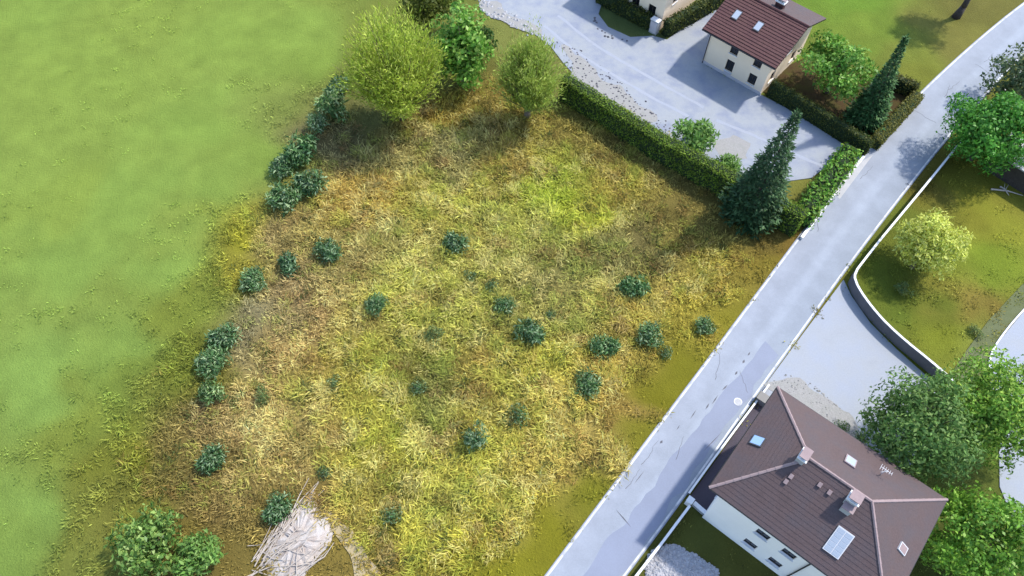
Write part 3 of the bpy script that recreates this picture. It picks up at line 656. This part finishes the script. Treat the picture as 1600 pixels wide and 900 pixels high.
# ------------------------------------------------------------------ buildings
def facade(parent, o, d, W, H, openings, mat, wmats, zb=-.2, depth=.22, sill=True, shutter=None):
    """wall face in local coords from o along unit d (outside on the right of d); openings (x0,x1,z0,z1), each with a window part"""
    o = np.array(o, float); d = np.array([d[0], d[1], 0.0]); out = np.array([d[1], -d[0], 0.0])
    P = lambda x, z, k=0.0: tuple(o + d * x - out * k + np.array([0, 0, z]))
    xs = sorted({0, W, *[a for w_ in openings for a in w_[:2]]}); zs = sorted({zb, H, *[a for w_ in openings for a in w_[2:4]]})
    m = MB()
    for i in range(len(xs) - 1):
        for j in range(len(zs) - 1):
            cx, cz = (xs[i] + xs[i + 1]) / 2, (zs[j] + zs[j + 1]) / 2
            if any(a < cx < b and c < cz < e for a, b, c, e in [w_[:4] for w_ in openings]): continue
            m.add([P(xs[i], zs[j]), P(xs[i + 1], zs[j]), P(xs[i + 1], zs[j + 1]), P(xs[i], zs[j + 1])], [(0, 1, 2, 3)])
    for a, b, c, e in [w_[:4] for w_ in openings]:
        for p, q in (((a, c), (b, c)), ((b, c), (b, e)), ((b, e), (a, e)), ((a, e), (a, c))):
            m.add([P(*p), P(*q), P(*q, depth), P(*p, depth)], [(3, 2, 1, 0)])
    m.build('wall', mat, parent)
    for a, b, c, e in [w_[:4] for w_ in openings]:
        f = MB()
        def pbox(x0, x1, z0, z1, k0, k1): f.hexa([P(x0, z0, k0), P(x1, z0, k0), P(x1, z0, k1), P(x0, z0, k1), P(x0, z1, k0), P(x1, z1, k0), P(x1, z1, k1), P(x0, z1, k1)])
        g = .005; t_ = .07
        pbox(a + g, b - g, c + g, c + t_, .12, .21); pbox(a + g, b - g, e - t_, e - g, .12, .21)
        pbox(a + g, a + t_, c + t_, e - t_, .12, .21); pbox(b - t_, b - g, c + t_, e - t_, .12, .21); pbox((a + b) / 2 - .035, (a + b) / 2 + .035, c + t_, e - t_, .13, .20)
        win = f.build('window', wmats[0], parent)
        f = MB(); f.add([P(a + t_, c + t_, .17), P(b - t_, c + t_, .17), P(b - t_, e - t_, .17), P(a + t_, e - t_, .17)], [(0, 1, 2, 3)]); f.build('pane', wmats[1], win)
        if sill:
            f = MB(); pbox(a - .08, b + .08, c - .07, c - .003, -.09, .11); f.build('sill', wmats[2], win)
        if shutter is not None:
            f = MB(); wd = (b - a) * .5
            pbox(a - wd - .01, a - .02, c, e, -.045, -.004); pbox(b + .02, b + wd + .01, c, e, -.045, -.004); f.build('shutter', shutter, win)
def courses(roof, e0, e1, t0, t1, n, mat, lift=.055):
    e0, e1, t0, t1 = [np.array(p, float) for p in (e0, e1, t0, t1)]
    N = np.cross(e1 - e0, (t0 + t1) / 2 - e0); N /= np.linalg.norm(N)
    if N[2] < 0: N = -N
    for k in range(n):
        a, b = k / n, (k + 1) / n
        l0, l1, u0, u1 = e0 + (t0 - e0) * a, e1 + (t1 - e1) * a, e0 + (t0 - e0) * b, e1 + (t1 - e1) * b
        j = random.uniform(.85, 1.15)
        q0, q1, v0, v1 = l0 + N * lift * j, l1 + N * lift * j, u0 + N * .012, u1 + N * .012
        l0, l1 = l0 + N * .002, l1 + N * .002
        if np.linalg.norm(u1 - u0) < .05: V, F = [l0, l1, q0, q1, (v0 + v1) / 2], [(0, 1, 3, 2), (2, 3, 4)]
        else: V, F = [l0, l1, q0, q1, v0, v1], [(0, 1, 3, 2), (2, 3, 5, 4), (0, 2, 4), (1, 5, 3)]
        mesh('tile_course', V, F, mat, roof)
class Frame:
    def __init__(s, o, v):
        s.o = np.array([o[0], o[1], 0.0]); s.v = np.array([v[0], v[1], 0.0]) / np.hypot(v[0], v[1]); s.b = np.array([-s.v[1], s.v[0], 0.0]); s.rz = math.atan2(s.v[1], s.v[0])
    def loc(s, p): q = np.asarray(p) - s.o; return np.array([q.dot(s.v), q.dot(s.b), q[2]])
    def on_front(s, pxx, pyy, y):      # survey a point on the plane local y = const
        return s.loc(on_plane(pxx, pyy, s.o + s.b * y, s.b))
    def on_slope(s, pxx, pyy, e, nloc):
        n = s.v * nloc[0] + s.b * nloc[1] + np.array([0, 0, nloc[2]]); p0 = s.o + s.v * e[0] + s.b * e[1] + np.array([0, 0, e[2]])
        return s.loc(on_plane(pxx, pyy, p0, n))
def slab_on(parent, name, c, ax, up, w_, h_, t0, t1, mat):
    """rectangular slab on a slope: centre c, ax across, up along the slope"""
    ax = np.array(ax, float); ax /= np.linalg.norm(ax); up = np.array(up, float); up -= ax * up.dot(ax); up /= np.linalg.norm(up); n = np.cross(ax, up); n = n if n[2] > 0 else -n
    c = np.array(c, float); m = MB()
    m.hexa([c + ax * sx * w_ / 2 + up * sy * h_ / 2 + n * t for t in (t0, t1) for sx, sy in ((-1, -1), (1, -1), (1, 1), (-1, 1))])
    return m.build(name, mat, parent), n, ax, up
def skylight(parent, c, ax, up, w_, h_, frame_mat, pane_mat, bars=0):
    f, n, ax, up = slab_on(parent, 'skylight', c, ax, up, w_, h_, .0, .14, frame_mat)
    if bars == 0:
        slab_on(f, 'pane', c, ax, up, w_ * .82, h_ * .84, .13, .155, pane_mat)
    else:
        for i in range(2):
            for j in range(bars):
                q = np.array(c) + ax * w_ * (-.235 + .47 * i) + up * h_ * ((j + .5) / bars - .5) * .94
                slab_on(f, 'pane', q, ax, up, w_ * .42, h_ * .94 / bars * .86, .13, .158, pane_mat)
    return f

# --- the large house with the hipped roof
ZE, ZR = 6.6, 9.4
_A, _B, _C = at(1207,600,ZE), at(1108,762,ZE), at(1470,775,ZE)
fr = Frame(_B, _C - _A + ( _C - _A) * 0)
RLn, RWd = 13.35, 9.9
big = empty('hipped_house', fr.o, fr.rz)
tag(big, 'large white house with brown hipped roof beside the road', 'house')
E0, E1, E2, E3 = (0, 0, ZE), (RLn, 0, ZE), (RLn, RWd, ZE), (0, RWd, ZE); R0, R1 = (4.15, RWd / 2, ZR), (RLn - 4.65, RWd / 2, ZR)
m = MB(); V = [E0, E1, E2, E3, R0, R1] + [(p[0], p[1], ZE - .2) for p in (E0, E1, E2, E3)]
m.add(V, [(0, 1, 5, 4), (1, 2, 5), (2, 3, 4, 5), (3, 0, 4), (0, 6, 7, 1), (1, 7, 8, 2), (2, 8, 9, 3), (3, 9, 6, 0), (9, 8, 7, 6)])
roof = m.build('roof', MAT['gutter'], big)
courses(roof, E0, E1, R0, R1, 17, MAT['tile_a'], .03); courses(roof, E1, E2, R1, R1, 17, MAT['tile_a'], .03); courses(roof, E2, E3, R1, R0, 17, MAT['tile_a'], .03); courses(roof, E3, E0, R0, R0, 17, MAT['tile_a'], .03)
for p, q in ((E0, R0), (E3, R0), (E1, R1), (E2, R1), (R0, R1)):
    p, q = Vector(p), Vector(q); n = max(6, int((q - p).length / .55)); mm = MB()
    for i in range(n):
        a, b = p.lerp(q, i / n), p.lerp(q, (i + 1.06) / n); mm.bar(a + Vector((0, 0, .03)), b + Vector((0, 0, .03)), .12, .10, 6)
    mm.build('ridge_cap', MAT['ridge'], roof)
mm = MB()
for p, q in ((E0, E1), (E1, E2), (E2, E3), (E3, E0)): mm.bar(np.array(p) - [0, 0, .06], np.array(q) - [0, 0, .06], .085, None, 6)
mm.build('gutter', MAT['gutter'], big)
X0, X1, Y0, Y1 = 1.05, RLn - .6, .32, RWd - .6
cols_ = [((1190,834),(1172,850),(1158,863)), ((1230,865),(1210,879),(1193,892))]
ops = []
for cc in cols_:
    q = [fr.on_front(*p, Y0) for p in cc]; x = np.mean([a[0] for a in q])
    for a in q: ops.append((x - .5 - X0, x + .5 - X0, a[2] - .55, a[2] + .55))
zz = [np.mean([ops[k][2] for k in (i, i + 3)]) for i in range(3)]
ops = [(o[0], o[1], zz[i % 3], zz[i % 3] + 1.1) for i, o in enumerate(ops)]
dx = ops[3][0] - ops[0][0]
for k in (2, 3):
    for i in range(3):
        x = ops[0][0] + dx * k + .9
        if x + 1 < X1 - X0: ops.append((x, x + 1.0, zz[i], zz[i] + 1.1))
wm = (MAT['frame'], MAT['pane'], MAT['coping'])
facade(big, (X0, Y0, 0), (1, 0), X1 - X0, ZE - .1, ops, MAT['white'], wm)
side = [(x, x + 1.0, z, z + 1.2) for x in (1.6, 4.0, 6.4) for z in (1.0, 3.9)]
facade(big, (X1, Y0, 0), (0, 1), Y1 - Y0, ZE - .1, side, MAT['white'], wm)
facade(big, (X1, Y1, 0), (-1, 0), X1 - X0, ZE - .1, [(x, x + 1.0, z, z + 1.2) for x in (1.6, 4.6, 7.6) for z in (1.0, 3.9)], MAT['white'], wm)
facade(big, (X0, Y1, 0), (0, -1), Y1 - Y0, ZE - .1, side, MAT['white'], wm)
q = fr.on_front(1246, 891, Y0); mm = MB(); mm.bar((q[0], Y0 - .09, 0), (q[0], Y0 - .09, ZE - .2), .055, None, 8); mm.build('downpipe', MAT['gutter'], big)
SF, SL = (0, -(ZR - ZE), RWd / 2), (-(ZR - ZE), 0, 4.15); SB, SR = (0, (ZR - ZE), RWd / 2), ((ZR - ZE), 0, 4.65)
un = lambda v: np.array(v, float) / np.linalg.norm(v)
c = fr.on_slope(1184, 690, E0, un(SL)); skylight(roof, c, (0, 1, 0), (4.15, 0, ZR - ZE), .85, .95, MAT['darkmetal'], MAT['skypane'])
c = fr.on_slope(1328, 722, E2, un(SB)); skylight(roof, c, (1, 0, 0), (0, -RWd / 2, ZR - ZE), .8, 1.0, MAT['ridge'], MAT['skypane2'])
c = fr.on_slope(1310, 847, E0, un(SF)); skylight(roof, c, (1, 0, 0), (0, RWd / 2, ZR - ZE), 1.15, 1.9, MAT['metal'], MAT['skypane2'], bars=5)
c = fr.on_slope(1409, 857, E1, un(SR)); skylight(roof, c, (0, 1, 0), (-4.65, 0, ZR - ZE), .62, .72, MAT['metal'], MAT['ridge'])
for p in ((1236, 744), (1281, 757), (1296, 769), (1228, 752)):
    c = fr.on_slope(*p, E0, un(SF)); slab_on(roof, 'vent_tile', c, (1, 0, 0), (0, RWd / 2, ZR - ZE), .26, .34, .03, .17, MAT['ridge'])
def chimney(parent, x, y, z0, z1, wx, wy, mat, pots=2):
    m = MB(); m.box(x - wx / 2, x + wx / 2, y - wy / 2, y + wy / 2, z0, z1); ch = m.build('chimney', mat, parent)
    m = MB(); m.box(x - wx / 2 - .09, x + wx / 2 + .09, y - wy / 2 - .09, y + wy / 2 + .09, z1 + .002, z1 + .1); m.build('chimney_crown', MAT['coping'], ch)
    m = MB()
    for sx in (-1, 1):
        for sy in (-1, 1): m.box(x + sx * wx * .38 - .05, x + sx * wx * .38 + .05, y + sy * wy * .38 - .05, y + sy * wy * .38 + .05, z1 + .102, z1 + .36)
    m.build('cap_post', MAT['coping'], ch)
    m = MB(); m.box(x - wx / 2 - .06, x + wx / 2 + .06, y - wy / 2 - .06, y + wy / 2 + .06, z1 + .362, z1 + .43); m.build('chimney_cap', MAT['ridge'], ch)
    for i in range(pots):
        m = MB(); m.bar((x - wx / 4 + wx / 2 * i, y, z1 + .1), (x - wx / 4 + wx / 2 * i, y, z1 + .33), .11, .09, 8); m.build('chimney_pot', MAT['darkwall'], ch)
    return ch
c1 = fr.loc(at(1258, 711, ZR + .5)); chimney(roof, c1[0], c1[1], ZR - 1.0, ZR + .38, .5, .78, MAT['concrete'])
c2 = fr.loc(at(1337, 778, ZR + .5)); chimney(roof, c2[0], c2[1], ZR - 1.0, ZR + .32, .68, .6, MAT['concrete'])
c3 = fr.on_slope(1322, 795, E0, un(SF)); m = MB(); m.box(c3[0] - .32, c3[0] + .32, c3[1] - .3, c3[1] + .3, c3[2] - .3, c3[2] + .55); vb = m.build('vent_box', MAT['concrete'], roof)
m = MB(); m.box(c3[0] - .4, c3[0] + .4, c3[1] - .38, c3[1] + .38, c3[2] + .552, c3[2] + .62); m.build('vent_cover', MAT['ridge'], vb)
c = fr.on_slope(1376, 741, E2, un(SB)); m = MB(); m.bar(c, c + [0, 0, .95], .025, None, 6)
m.bar(c + np.array([-.42, 0, .9]), c + np.array([.42, 0, .9]), .018, None, 5)
for k in range(6): m.bar(c + np.array([-.4 + .16 * k, -.24 + .02 * k, .92]), c + np.array([-.4 + .16 * k, .24 - .02 * k, .92]), .012, None, 5)
m.bar(c + np.array([-.2, -.2, .6]), c + np.array([.2, .2, .6]), .022, None, 5); m.build('aerial', MAT['metal'], roof)

# --- the small cream house with the red brown roof
h0, h1 = at(1097,97), at(1187,148); f2 = Frame(h0, h1 - h0)
HW, HD, ZE2, ZR2 = 7.6, 8.7, 4.8, 6.9
sm = empty('cream_house', f2.o, f2.rz); tag(sm, 'small cream house with red brown tiled gable roof by the gravel court', 'house')
xa, xb, ya, yb, ym = -.7, 8.4, -.9, 9.6, 4.35
e0, e1, r0, r1, b0, b1 = (xa, ya, ZE2), (xb, ya, ZE2), (xa, ym, ZR2), (xb, ym, ZR2), (xa, yb, ZE2), (xb, yb, ZE2)
dn = np.array([0, 0, .16]); m = MB(); V = [np.array(p) for p in (e0, e1, r0, r1, b0, b1)]; V = V + [p - dn for p in V]
m.add(V, [(0, 1, 3, 2), (2, 3, 5, 4), (6, 8, 9, 7), (8, 10, 11, 9), (0, 6, 7, 1), (1, 7, 9, 3), (3, 9, 11, 5), (5, 11, 10, 4), (4, 10, 8, 2), (2, 8, 6, 0)])
rf = m.build('roof', MAT['gutter'], sm)
courses(rf, e0, e1, r0, r1, 16, MAT['tile_b'], .07); courses(rf, b1, b0, r1, r0, 16, MAT['tile_a'], .07)
m = MB()
for i in range(18): m.bar(Vector(r0).lerp(Vector(r1), i / 18) + Vector((0, 0, .04)), Vector(r0).lerp(Vector(r1), (i + 1.06) / 18) + Vector((0, 0, .04)), .14, .12, 6)
m.build('ridge_cap', MAT['tile_b'], rf)
m = MB(); m.bar((xa, ya - .06, ZE2 - .08), (xb, ya - .06, ZE2 - .08), .08, None, 6); m.build('gutter', MAT['gutter'], sm)
m = MB(); m.bar((.08, -.09, 0), (.08, -.09, ZE2 - .5), .05, None, 6); m.bar((.08, -.09, ZE2 - .5), (.08, ya, ZE2 - .12), .05, None, 6); m.build('downpipe', MAT['gutter'], sm)
slope_n = un((0, -(ZR2 - ZE2), ym - ya))
def win2(p, w_, h_): q = f2.on_front(*p, 0); return (q[0] - w_ / 2, q[0] + w_ / 2, q[2] - h_ / 2, q[2] + h_ / 2)
zt = ZE2 - .62
o1, o2 = win2((1140,103), .95, 1.45), win2((1175,124), .95, 1.35)
ops = [o1, o2]
for p in (o1, o2): ops.append((p[0] - .05, p[1] - .05, 3.0, 3.9))
facade(sm, (0, 0, 0), (1, 0), HW, ZE2 + .1, ops, MAT['cream'], (MAT['frame'], MAT['pane'], MAT['coping']))
m = MB(); m.box(o1[0] + .02, o1[1] - .02, -.05, -.003, .35, o1[2] - .09); m.build('door_panel', MAT['plinth'], sm)
m = MB(); m.box(-.06, HW + .06, -.08, -.002, -.1, .34); m.build('plinth', MAT['plinth'], sm)
facade(sm, (HW, 0, 0), (0, 1), HD, ZE2 + .1, [(1.2, 2.2, .9, 2.2), (5.6, 6.6, .9, 2.2), (3.6, 4.6, 3.2, 4.3)], MAT['cream'], (MAT['frame'], MAT['pane'], MAT['coping']))
facade(sm, (HW, HD, 0), (-1, 0), HW, ZE2 + .1, [(1.2, 2.2, .9, 2.2), (4.6, 5.6, .9, 2.2)], MAT['cream'], (MAT['frame'], MAT['pane'], MAT['coping']))
facade(sm, (0, HD, 0), (0, -1), HD, ZE2 + .1, [(1.5, 2.5, .9, 2.2), (5.6, 6.6, .9, 2.2)], MAT['cream'], (MAT['frame'], MAT['pane'], MAT['coping']))
m = MB(); zg = ZE2 + .1; kz = (ZR2 - ZE2) / (ym - ya)
for x in (.004, HW - .004):
    m.add([(x, 0, zg), (x, HD, zg), (x, HD, ZE2 + kz * (yb - HD) - .17), (x, ym, ZR2 - .18), (x, 0, ZE2 + kz * .9 - .17)], [(0, 1, 2, 3, 4) if x > 1 else (4, 3, 2, 1, 0)])
m.build('gable', MAT['cream'], sm)
for p in ((1151, 24), (1185, 42)):
    c = f2.on_slope(*p, e0, slope_n); skylight(rf, c, (1, 0, 0), (0, ym - ya, ZR2 - ZE2), .75, 1.15, MAT['darkmetal'], MAT['skypane2'])
c = f2.loc(at(1221, 3, ZR2 + .2)); chimney(rf, c[0], c[1], ZR2 - 1.6, ZR2 + .25, .95, .6, MAT['tile_b'])

# --- the cream house cut off by the top of the picture
k0 = at(1036, 26, 1.9); f3 = Frame(k0, h1 - h0); f3.o = np.array([k0[0], k0[1], 0.0])
tp = empty('corner_house', f3.o, f3.rz); tag(tp, 'cream house cut off by the top edge, behind dark hedges', 'house')
W3, D3, Z3 = 9.0, 8.0, 5.6
wins = [(1.6, 2.6, 1.3, 2.6), (4.6, 5.6, 1.3, 2.6), (6.9, 7.9, 1.3, 2.6), (1.6, 2.6, 3.7, 4.8), (4.6, 5.6, 3.7, 4.8), (6.9, 7.9, 3.7, 4.8)]
facade(tp, (-W3, 0, 0), (1, 0), W3, Z3, wins, MAT['cream'], (MAT['frame'], MAT['pane'], MAT['coping']))
facade(tp, (0, 0, 0), (0, 1), D3, Z3, [(1.6, 2.6, 2.6, 3.7), (5.0, 6.0, 2.6, 3.7)], MAT['cream'], (MAT['frame'], MAT['pane'], MAT['coping']))
facade(tp, (0, D3, 0), (-1, 0), W3, Z3, [], MAT['cream'], wm); facade(tp, (-W3, D3, 0), (0, -1), D3, Z3, [], MAT['cream'], wm)
V = [(-W3 - .7, -.7, Z3), (.7, -.7, Z3), (.7, D3 + .7, Z3), (-W3 - .7, D3 + .7, Z3), (-W3 + 3.3, D3 / 2, Z3 + 2.2), (-3.3, D3 / 2, Z3 + 2.2)]
m = MB(); m.add(V + [(p[0], p[1], p[2] - .16) for p in V[:4]], [(0, 1, 5, 4), (1, 2, 5), (2, 3, 4, 5), (3, 0, 4), (0, 6, 7, 1), (1, 7, 8, 2), (2, 8, 9, 3), (3, 9, 6, 0), (9, 8, 7, 6)])
r3 = m.build('roof', MAT['gutter'], tp)
for a, b, c, d in ((0, 1, 4, 5), (1, 2, 5, 5), (2, 3, 5, 4), (3, 0, 4, 4)): courses(r3, V[a], V[b], V[c], V[d], 14, MAT['tile_b'])

# --- the dark shed under the bright tree
s0, s1 = at(1536, 262), at(1612, 310); f4 = Frame(s0, s1 - s0)
sh = empty('shed', f4.o, f4.rz); tag(sh, 'dark timber shed with pale flat roof under the bright tree', 'shed')
LS = float(np.linalg.norm(s1 - s0)) + 1.5
m = MB(); n = int(LS / .22)
for i in range(n):
    o = MB(); o.box(i * LS / n + .006, (i + 1) * LS / n - .006, -.02 - .015 * (i % 2), .03, -.1, 2.35); o.build('plank', MAT['bark_dark'], sh)
m.box(.02, LS - .02, .032, 3.2, -.1, 2.35); m.build('shed_body', MAT['bark_dark'], sh)
m = MB(); m.box(-.3, LS + .3, -.35, 3.5, 2.36, 2.5); m.build('roof', MAT['concrete'], sh)

# ------------------------------------------------------------------ walls along the road
def low_wall(name, line, th, h, label, mat, cop=.06, cmat='coping', cw=.06, zb=-.2):
    P = np.asarray(line)[:, :2]; b = P.mean(0); t = empty(name, (b[0], b[1], 0)); tag(t, label, 'wall'); o = (b[0], b[1], 0)
    MB().strip(offset_line(P, -th / 2), offset_line(P, th / 2), zb, h).build('wall_body', MAT[mat], t, off=o)
    # coping in stones of about 1 m
    L = np.linalg.norm(np.diff(P, axis=0), axis=1).sum(); n = max(2, int(L / 1.1)); Q = resample(P, n * 3 + 1); A, B = offset_line(Q, -th / 2 - cw), offset_line(Q, th / 2 + cw)
    for i in range(n):
        s = slice(i * 3, i * 3 + 4); a, b_ = A[s].copy(), B[s].copy()
        a[-1] = a[-1] * .985 + a[-2] * .015; b_[-1] = b_[-1] * .985 + b_[-2] * .015
        MB().strip(a, b_, h + .002, h + cop + random.uniform(-.006, .006)).build('coping_stone', MAT[cmat], t, off=o)
    return t
wl = px([(1640,60),(1600,104),(1545,166),(1490,232),(1440,294),(1400,342),(1360,390),(1328,431),(1322,440),(1328,458),(1345,484),(1372,516),(1405,546),(1445,578),(1490,618)])
low_wall('boundary_wall', offset_line(smooth_line(wl[:, :2], 60, 2), .14), .16, 1.25, 'dark boundary wall with pale coping curving from the road into the yard', 'darkwall', cw=.02)
low_wall('roadside_wall', offset_line(px([(1199,603),(1150,668),(1110,722),(1074,772)]), .05), .12, .35, 'low white capped wall between road and hipped roof house', 'darkwall', cw=.02)
low_wall('garden_wall', offset_line(px([(1072,792),(1030,848),(985,906),(940,965)]), .15), .16, .75, 'white capped garden wall along the road at the bottom', 'darkwall', .08, cw=.02)
low_wall('kerb_wall', px([(1251,374),(1275,342),(1302,305),(1325,275),(1348,247)]), .18, .3, 'thin white wall between roadside hedge and apron', 'coping')
low_wall('lane_kerb', offset_line(smooth_line(px([(1700,384),(1600,485),(1564,528),(1544,562),(1552,610)])[:, :2], 24), -.1), .12, .12, 'pale kerb along the lane at the right edge', 'coping', .03, cw=.01)
low_wall('gate_wall', px([(1082,788),(1092,797),(1103,806)]), .22, .5, 'short pale wall between the gate pillar and the white facade', 'concrete')
c = at(1075, 786); t_ = empty('gate_pillar', (c[0], c[1], 0), fr.rz); tag(t_, 'white square gate pillar at the corner of the garden wall', 'pillar')
MB().box(-.22, .22, -.22, .22, -.2, .9).build('shaft', MAT['white'], t_); MB().box(-.26, .26, -.26, .26, .902, .96).build('cap', MAT['coping'], t_)
b_ = at(1190, 628); t_ = empty('bin_shelter', (b_[0], b_[1], 0), fr.rz); tag(t_, 'grey bin box at the upper end of the dark side court', 'box')
MB().box(-.5, .5, -.35, .35, 0.0, .8).build('body', MAT['darkwall'], t_); MB().box(-.55, .55, -.4, .4, .802, .86).build('lid', MAT['darkmetal'], t_)

# ------------------------------------------------------------------ small things
c = at(1153, 628); t_ = empty('manhole', (c[0], c[1], 0)); tag(t_, 'round manhole cover with white collar on the road beside the low wall', 'manhole')
def ring(r0, r1, z0, z1, n=28):
    V, F = [], []
    for i in range(n):
        a = 2 * math.pi * i / n
        for r, z in ((r0, z0), (r0, z1), (r1, z1), (r1, z0)): V.append((r * math.cos(a), r * math.sin(a), z))
    for i in range(n):
        j = (i + 1) % n
        for k in range(4): F.append((i * 4 + k, i * 4 + (k + 1) % 4, j * 4 + (k + 1) % 4, j * 4 + k))
    return V, F
m = MB(); m.add(*ring(.27, .36, .02, .045)); m.build('collar', MAT['paint'], t_)
m = MB(); m.bar((0, 0, .02), (0, 0, .042), .265, None, 24); m.build('cover', MAT['concrete'], t_)
u0 = at(1021, 50); t_ = empty('utility_box', (u0[0], u0[1], 0), f2.rz); tag(t_, 'pale utility cabinet set into the hedge corner by the court', 'cabinet')
MB().box(-.5, .5, -.3, .3, -.1, 1.7).build('body', MAT['concrete'], t_); MB().box(-.55, .55, -.36, .36, 1.702, 1.8).build('lid', MAT['coping'], t_)
MB().box(-.42, .42, -.34, -.303, .15, 1.55).build('door', MAT['plinth'], t_)

# brushwood pile
pc = at(462, 848); pile = empty('brushwood_pile', (pc[0], pc[1], 0)); tag(pile, 'pale pile of bleached branches and wood chips at the meadow foot', 'wood pile')
out = ragged(px([(486,776),(520,806),(524,832),(500,870),(470,905),(420,915),(404,880),(414,845),(440,820)]), .25, .35, 9)
ctr = out.mean(0); rings = [1, .8, .55, .3]; hz = [0, .2, .38, .46]; V = []; F = []; n = len(out)
for k, r in enumerate(rings):
    for p in out: V.append((*(ctr + (p - ctr) * r + rng.normal(size=2) * .06 * (k > 0)), hz[k] * rng.uniform(.7, 1.25) - .08 * (k == 0)))
for k in range(3):
    for i in range(n): F.append((k * n + i, k * n + (i + 1) % n, (k + 1) * n + (i + 1) % n, (k + 1) * n + i))
F.append(tuple(3 * n + i for i in range(n)))
mesh('chip_heap', V, F, MAT['sand'], pile, off=pc)
for k in range(70):
    if k < 44:
        s = (k % 22) / 21.0; a0 = at(404 + 78 * s + random.uniform(-8, 8), 872 - 92 * s + random.uniform(-6, 10)); ang = math.atan2(*(at(470, 780) - at(425, 850))[1::-1]) + random.gauss(0, .16)
    else:
        a0 = at(random.uniform(395, 500), random.uniform(850, 900)); ang = random.gauss(.5, .5)
    ln = random.uniform(1.2, 3.4); d = np.array([math.cos(ang), math.sin(ang)]); p = a0[:2] - d * ln * .3; q = a0[:2] + d * ln * .7; mid = (p + q) / 2 + rng.normal(size=2) * .1
    inside = lambda z: .10 + .42 * max(0, 1 - (np.linalg.norm(z - ctr) / 2.6) ** 2)
    m = MB(); P3 = [np.r_[z, inside(z) + random.uniform(.02, .22)] - pc for z in (p, mid, q)]; rr = random.uniform(.028, .06)
    m.bar(P3[0], P3[1], rr, rr * .8, 5); m.bar(P3[1], P3[2], rr * .8, rr * .4, 5); m.build('branch', MAT['stick'], pile)
tr = sheet('chip_track', ragged(px([(496,778),(520,800),(545,832),(575,868),(606,912),(560,912),(545,870),(524,838),(508,812)]), .35, .35, 10), 0.02, MAT['straw'], .1, False)
# fallen branches by the shed
for (a, b, lab) in (((1548,296),(1598,306),'long bleached branch lying on grass below the dark shed'), ((1562,292),(1576,306),'short bleached branch lying across the long one')):
    p, q = at(*a), at(*b); t_ = empty('fallen_branch', (p[0], p[1], 0)); tag(t_, lab, 'branch', 'bleached branches by the shed')
    v = q - p; m = MB(); m.bar((0, 0, .06), v * .5 + [.1, .15, .1], .10, .08, 6); m.bar(v * .5 + [.1, .15, .1], v + [0, 0, .05], .08, .03, 6); m.build('limb', MAT['stick'], t_)
    m = MB(); m.bar(v * .4 + [.08, .12, .1], v * .55 + [.2, .9, .2], .05, .02, 6); m.build('twig', MAT['stick'], t_)
# stones: grey heap in the garden, rubble at the yard edge, litter along the court
def stones(name, poly, n, s0, s1, label, mat):
    P = np.asarray(poly)[:, :2]; lo, hi = P.min(0), P.max(0); q = rng.uniform(lo, hi, (n * 3, 2)); q = q[inpoly(P, q[:, 0], q[:, 1])][:n]
    base = np.array([(1,0,0),(.3,.9,0),(-.8,.6,0),(-.8,-.6,0),(.3,-.9,0),(.1,0,.75)]); V, F = [], []
    for i, p in enumerate(q):
        s = rng.uniform(s0, s1); a = rng.uniform(0, 6.28); b = base * s * (1 + rng.normal(size=(6, 3)) * .2); c_, s_ = math.cos(a), math.sin(a)
        b = np.c_[b[:, 0] * c_ - b[:, 1] * s_, b[:, 0] * s_ + b[:, 1] * c_, b[:, 2]] + np.r_[p, .015]; k = len(V); V += [tuple(v) for v in b]; F += [(k + j, k + (j + 1) % 5, k + 5) for j in range(5)]
    o = mesh(name, V, F, MAT[mat]); tag(o, label, 'stones', kind='stuff')
sheet('gravel_bed', ragged(px([(1010,905),(1014,872),(1036,852),(1062,858),(1090,872),(1118,890),(1120,915)]), .35, .4, 13), 0.012, MAT['stone'], .1, False)
stones('gravel_stones', px([(1008,905),(1012,868),(1036,850),(1066,856),(1094,870),(1124,892),(1120,915)]), 900, .06, .19, 'heap of loose grey stones in the garden below the facade', 'stone')
stones('rubble', px([(1196,600),(1228,584),(1270,600),(1310,635),(1345,680),(1290,680),(1240,640)]), 220, .04, .12, 'pale rubble and dirt along the roof edge of the large house', 'dirt')
stones('court_litter', px([(868,64),(905,76),(960,120),(1030,175),(1060,205),(1020,205),(950,165),(895,118)]), 260, .05, .16, 'dark clods and litter scattered on the gravel court by the hedge', 'darkwall')
stones('lane_edge_stones', px([(740,-10),(770,2),(815,30),(860,66),(850,72),(800,40),(750,18)]), 120, .1, .28, 'pale stones lining the edge of the gravel court', 'stone')
stones('kerb_stones', px([(928,14),(934,36),(950,52),(985,64),(982,70),(945,58),(926,38)]), 50, .12, .26, 'small dark stones edging the grass in front of the hedge', 'darkwall')
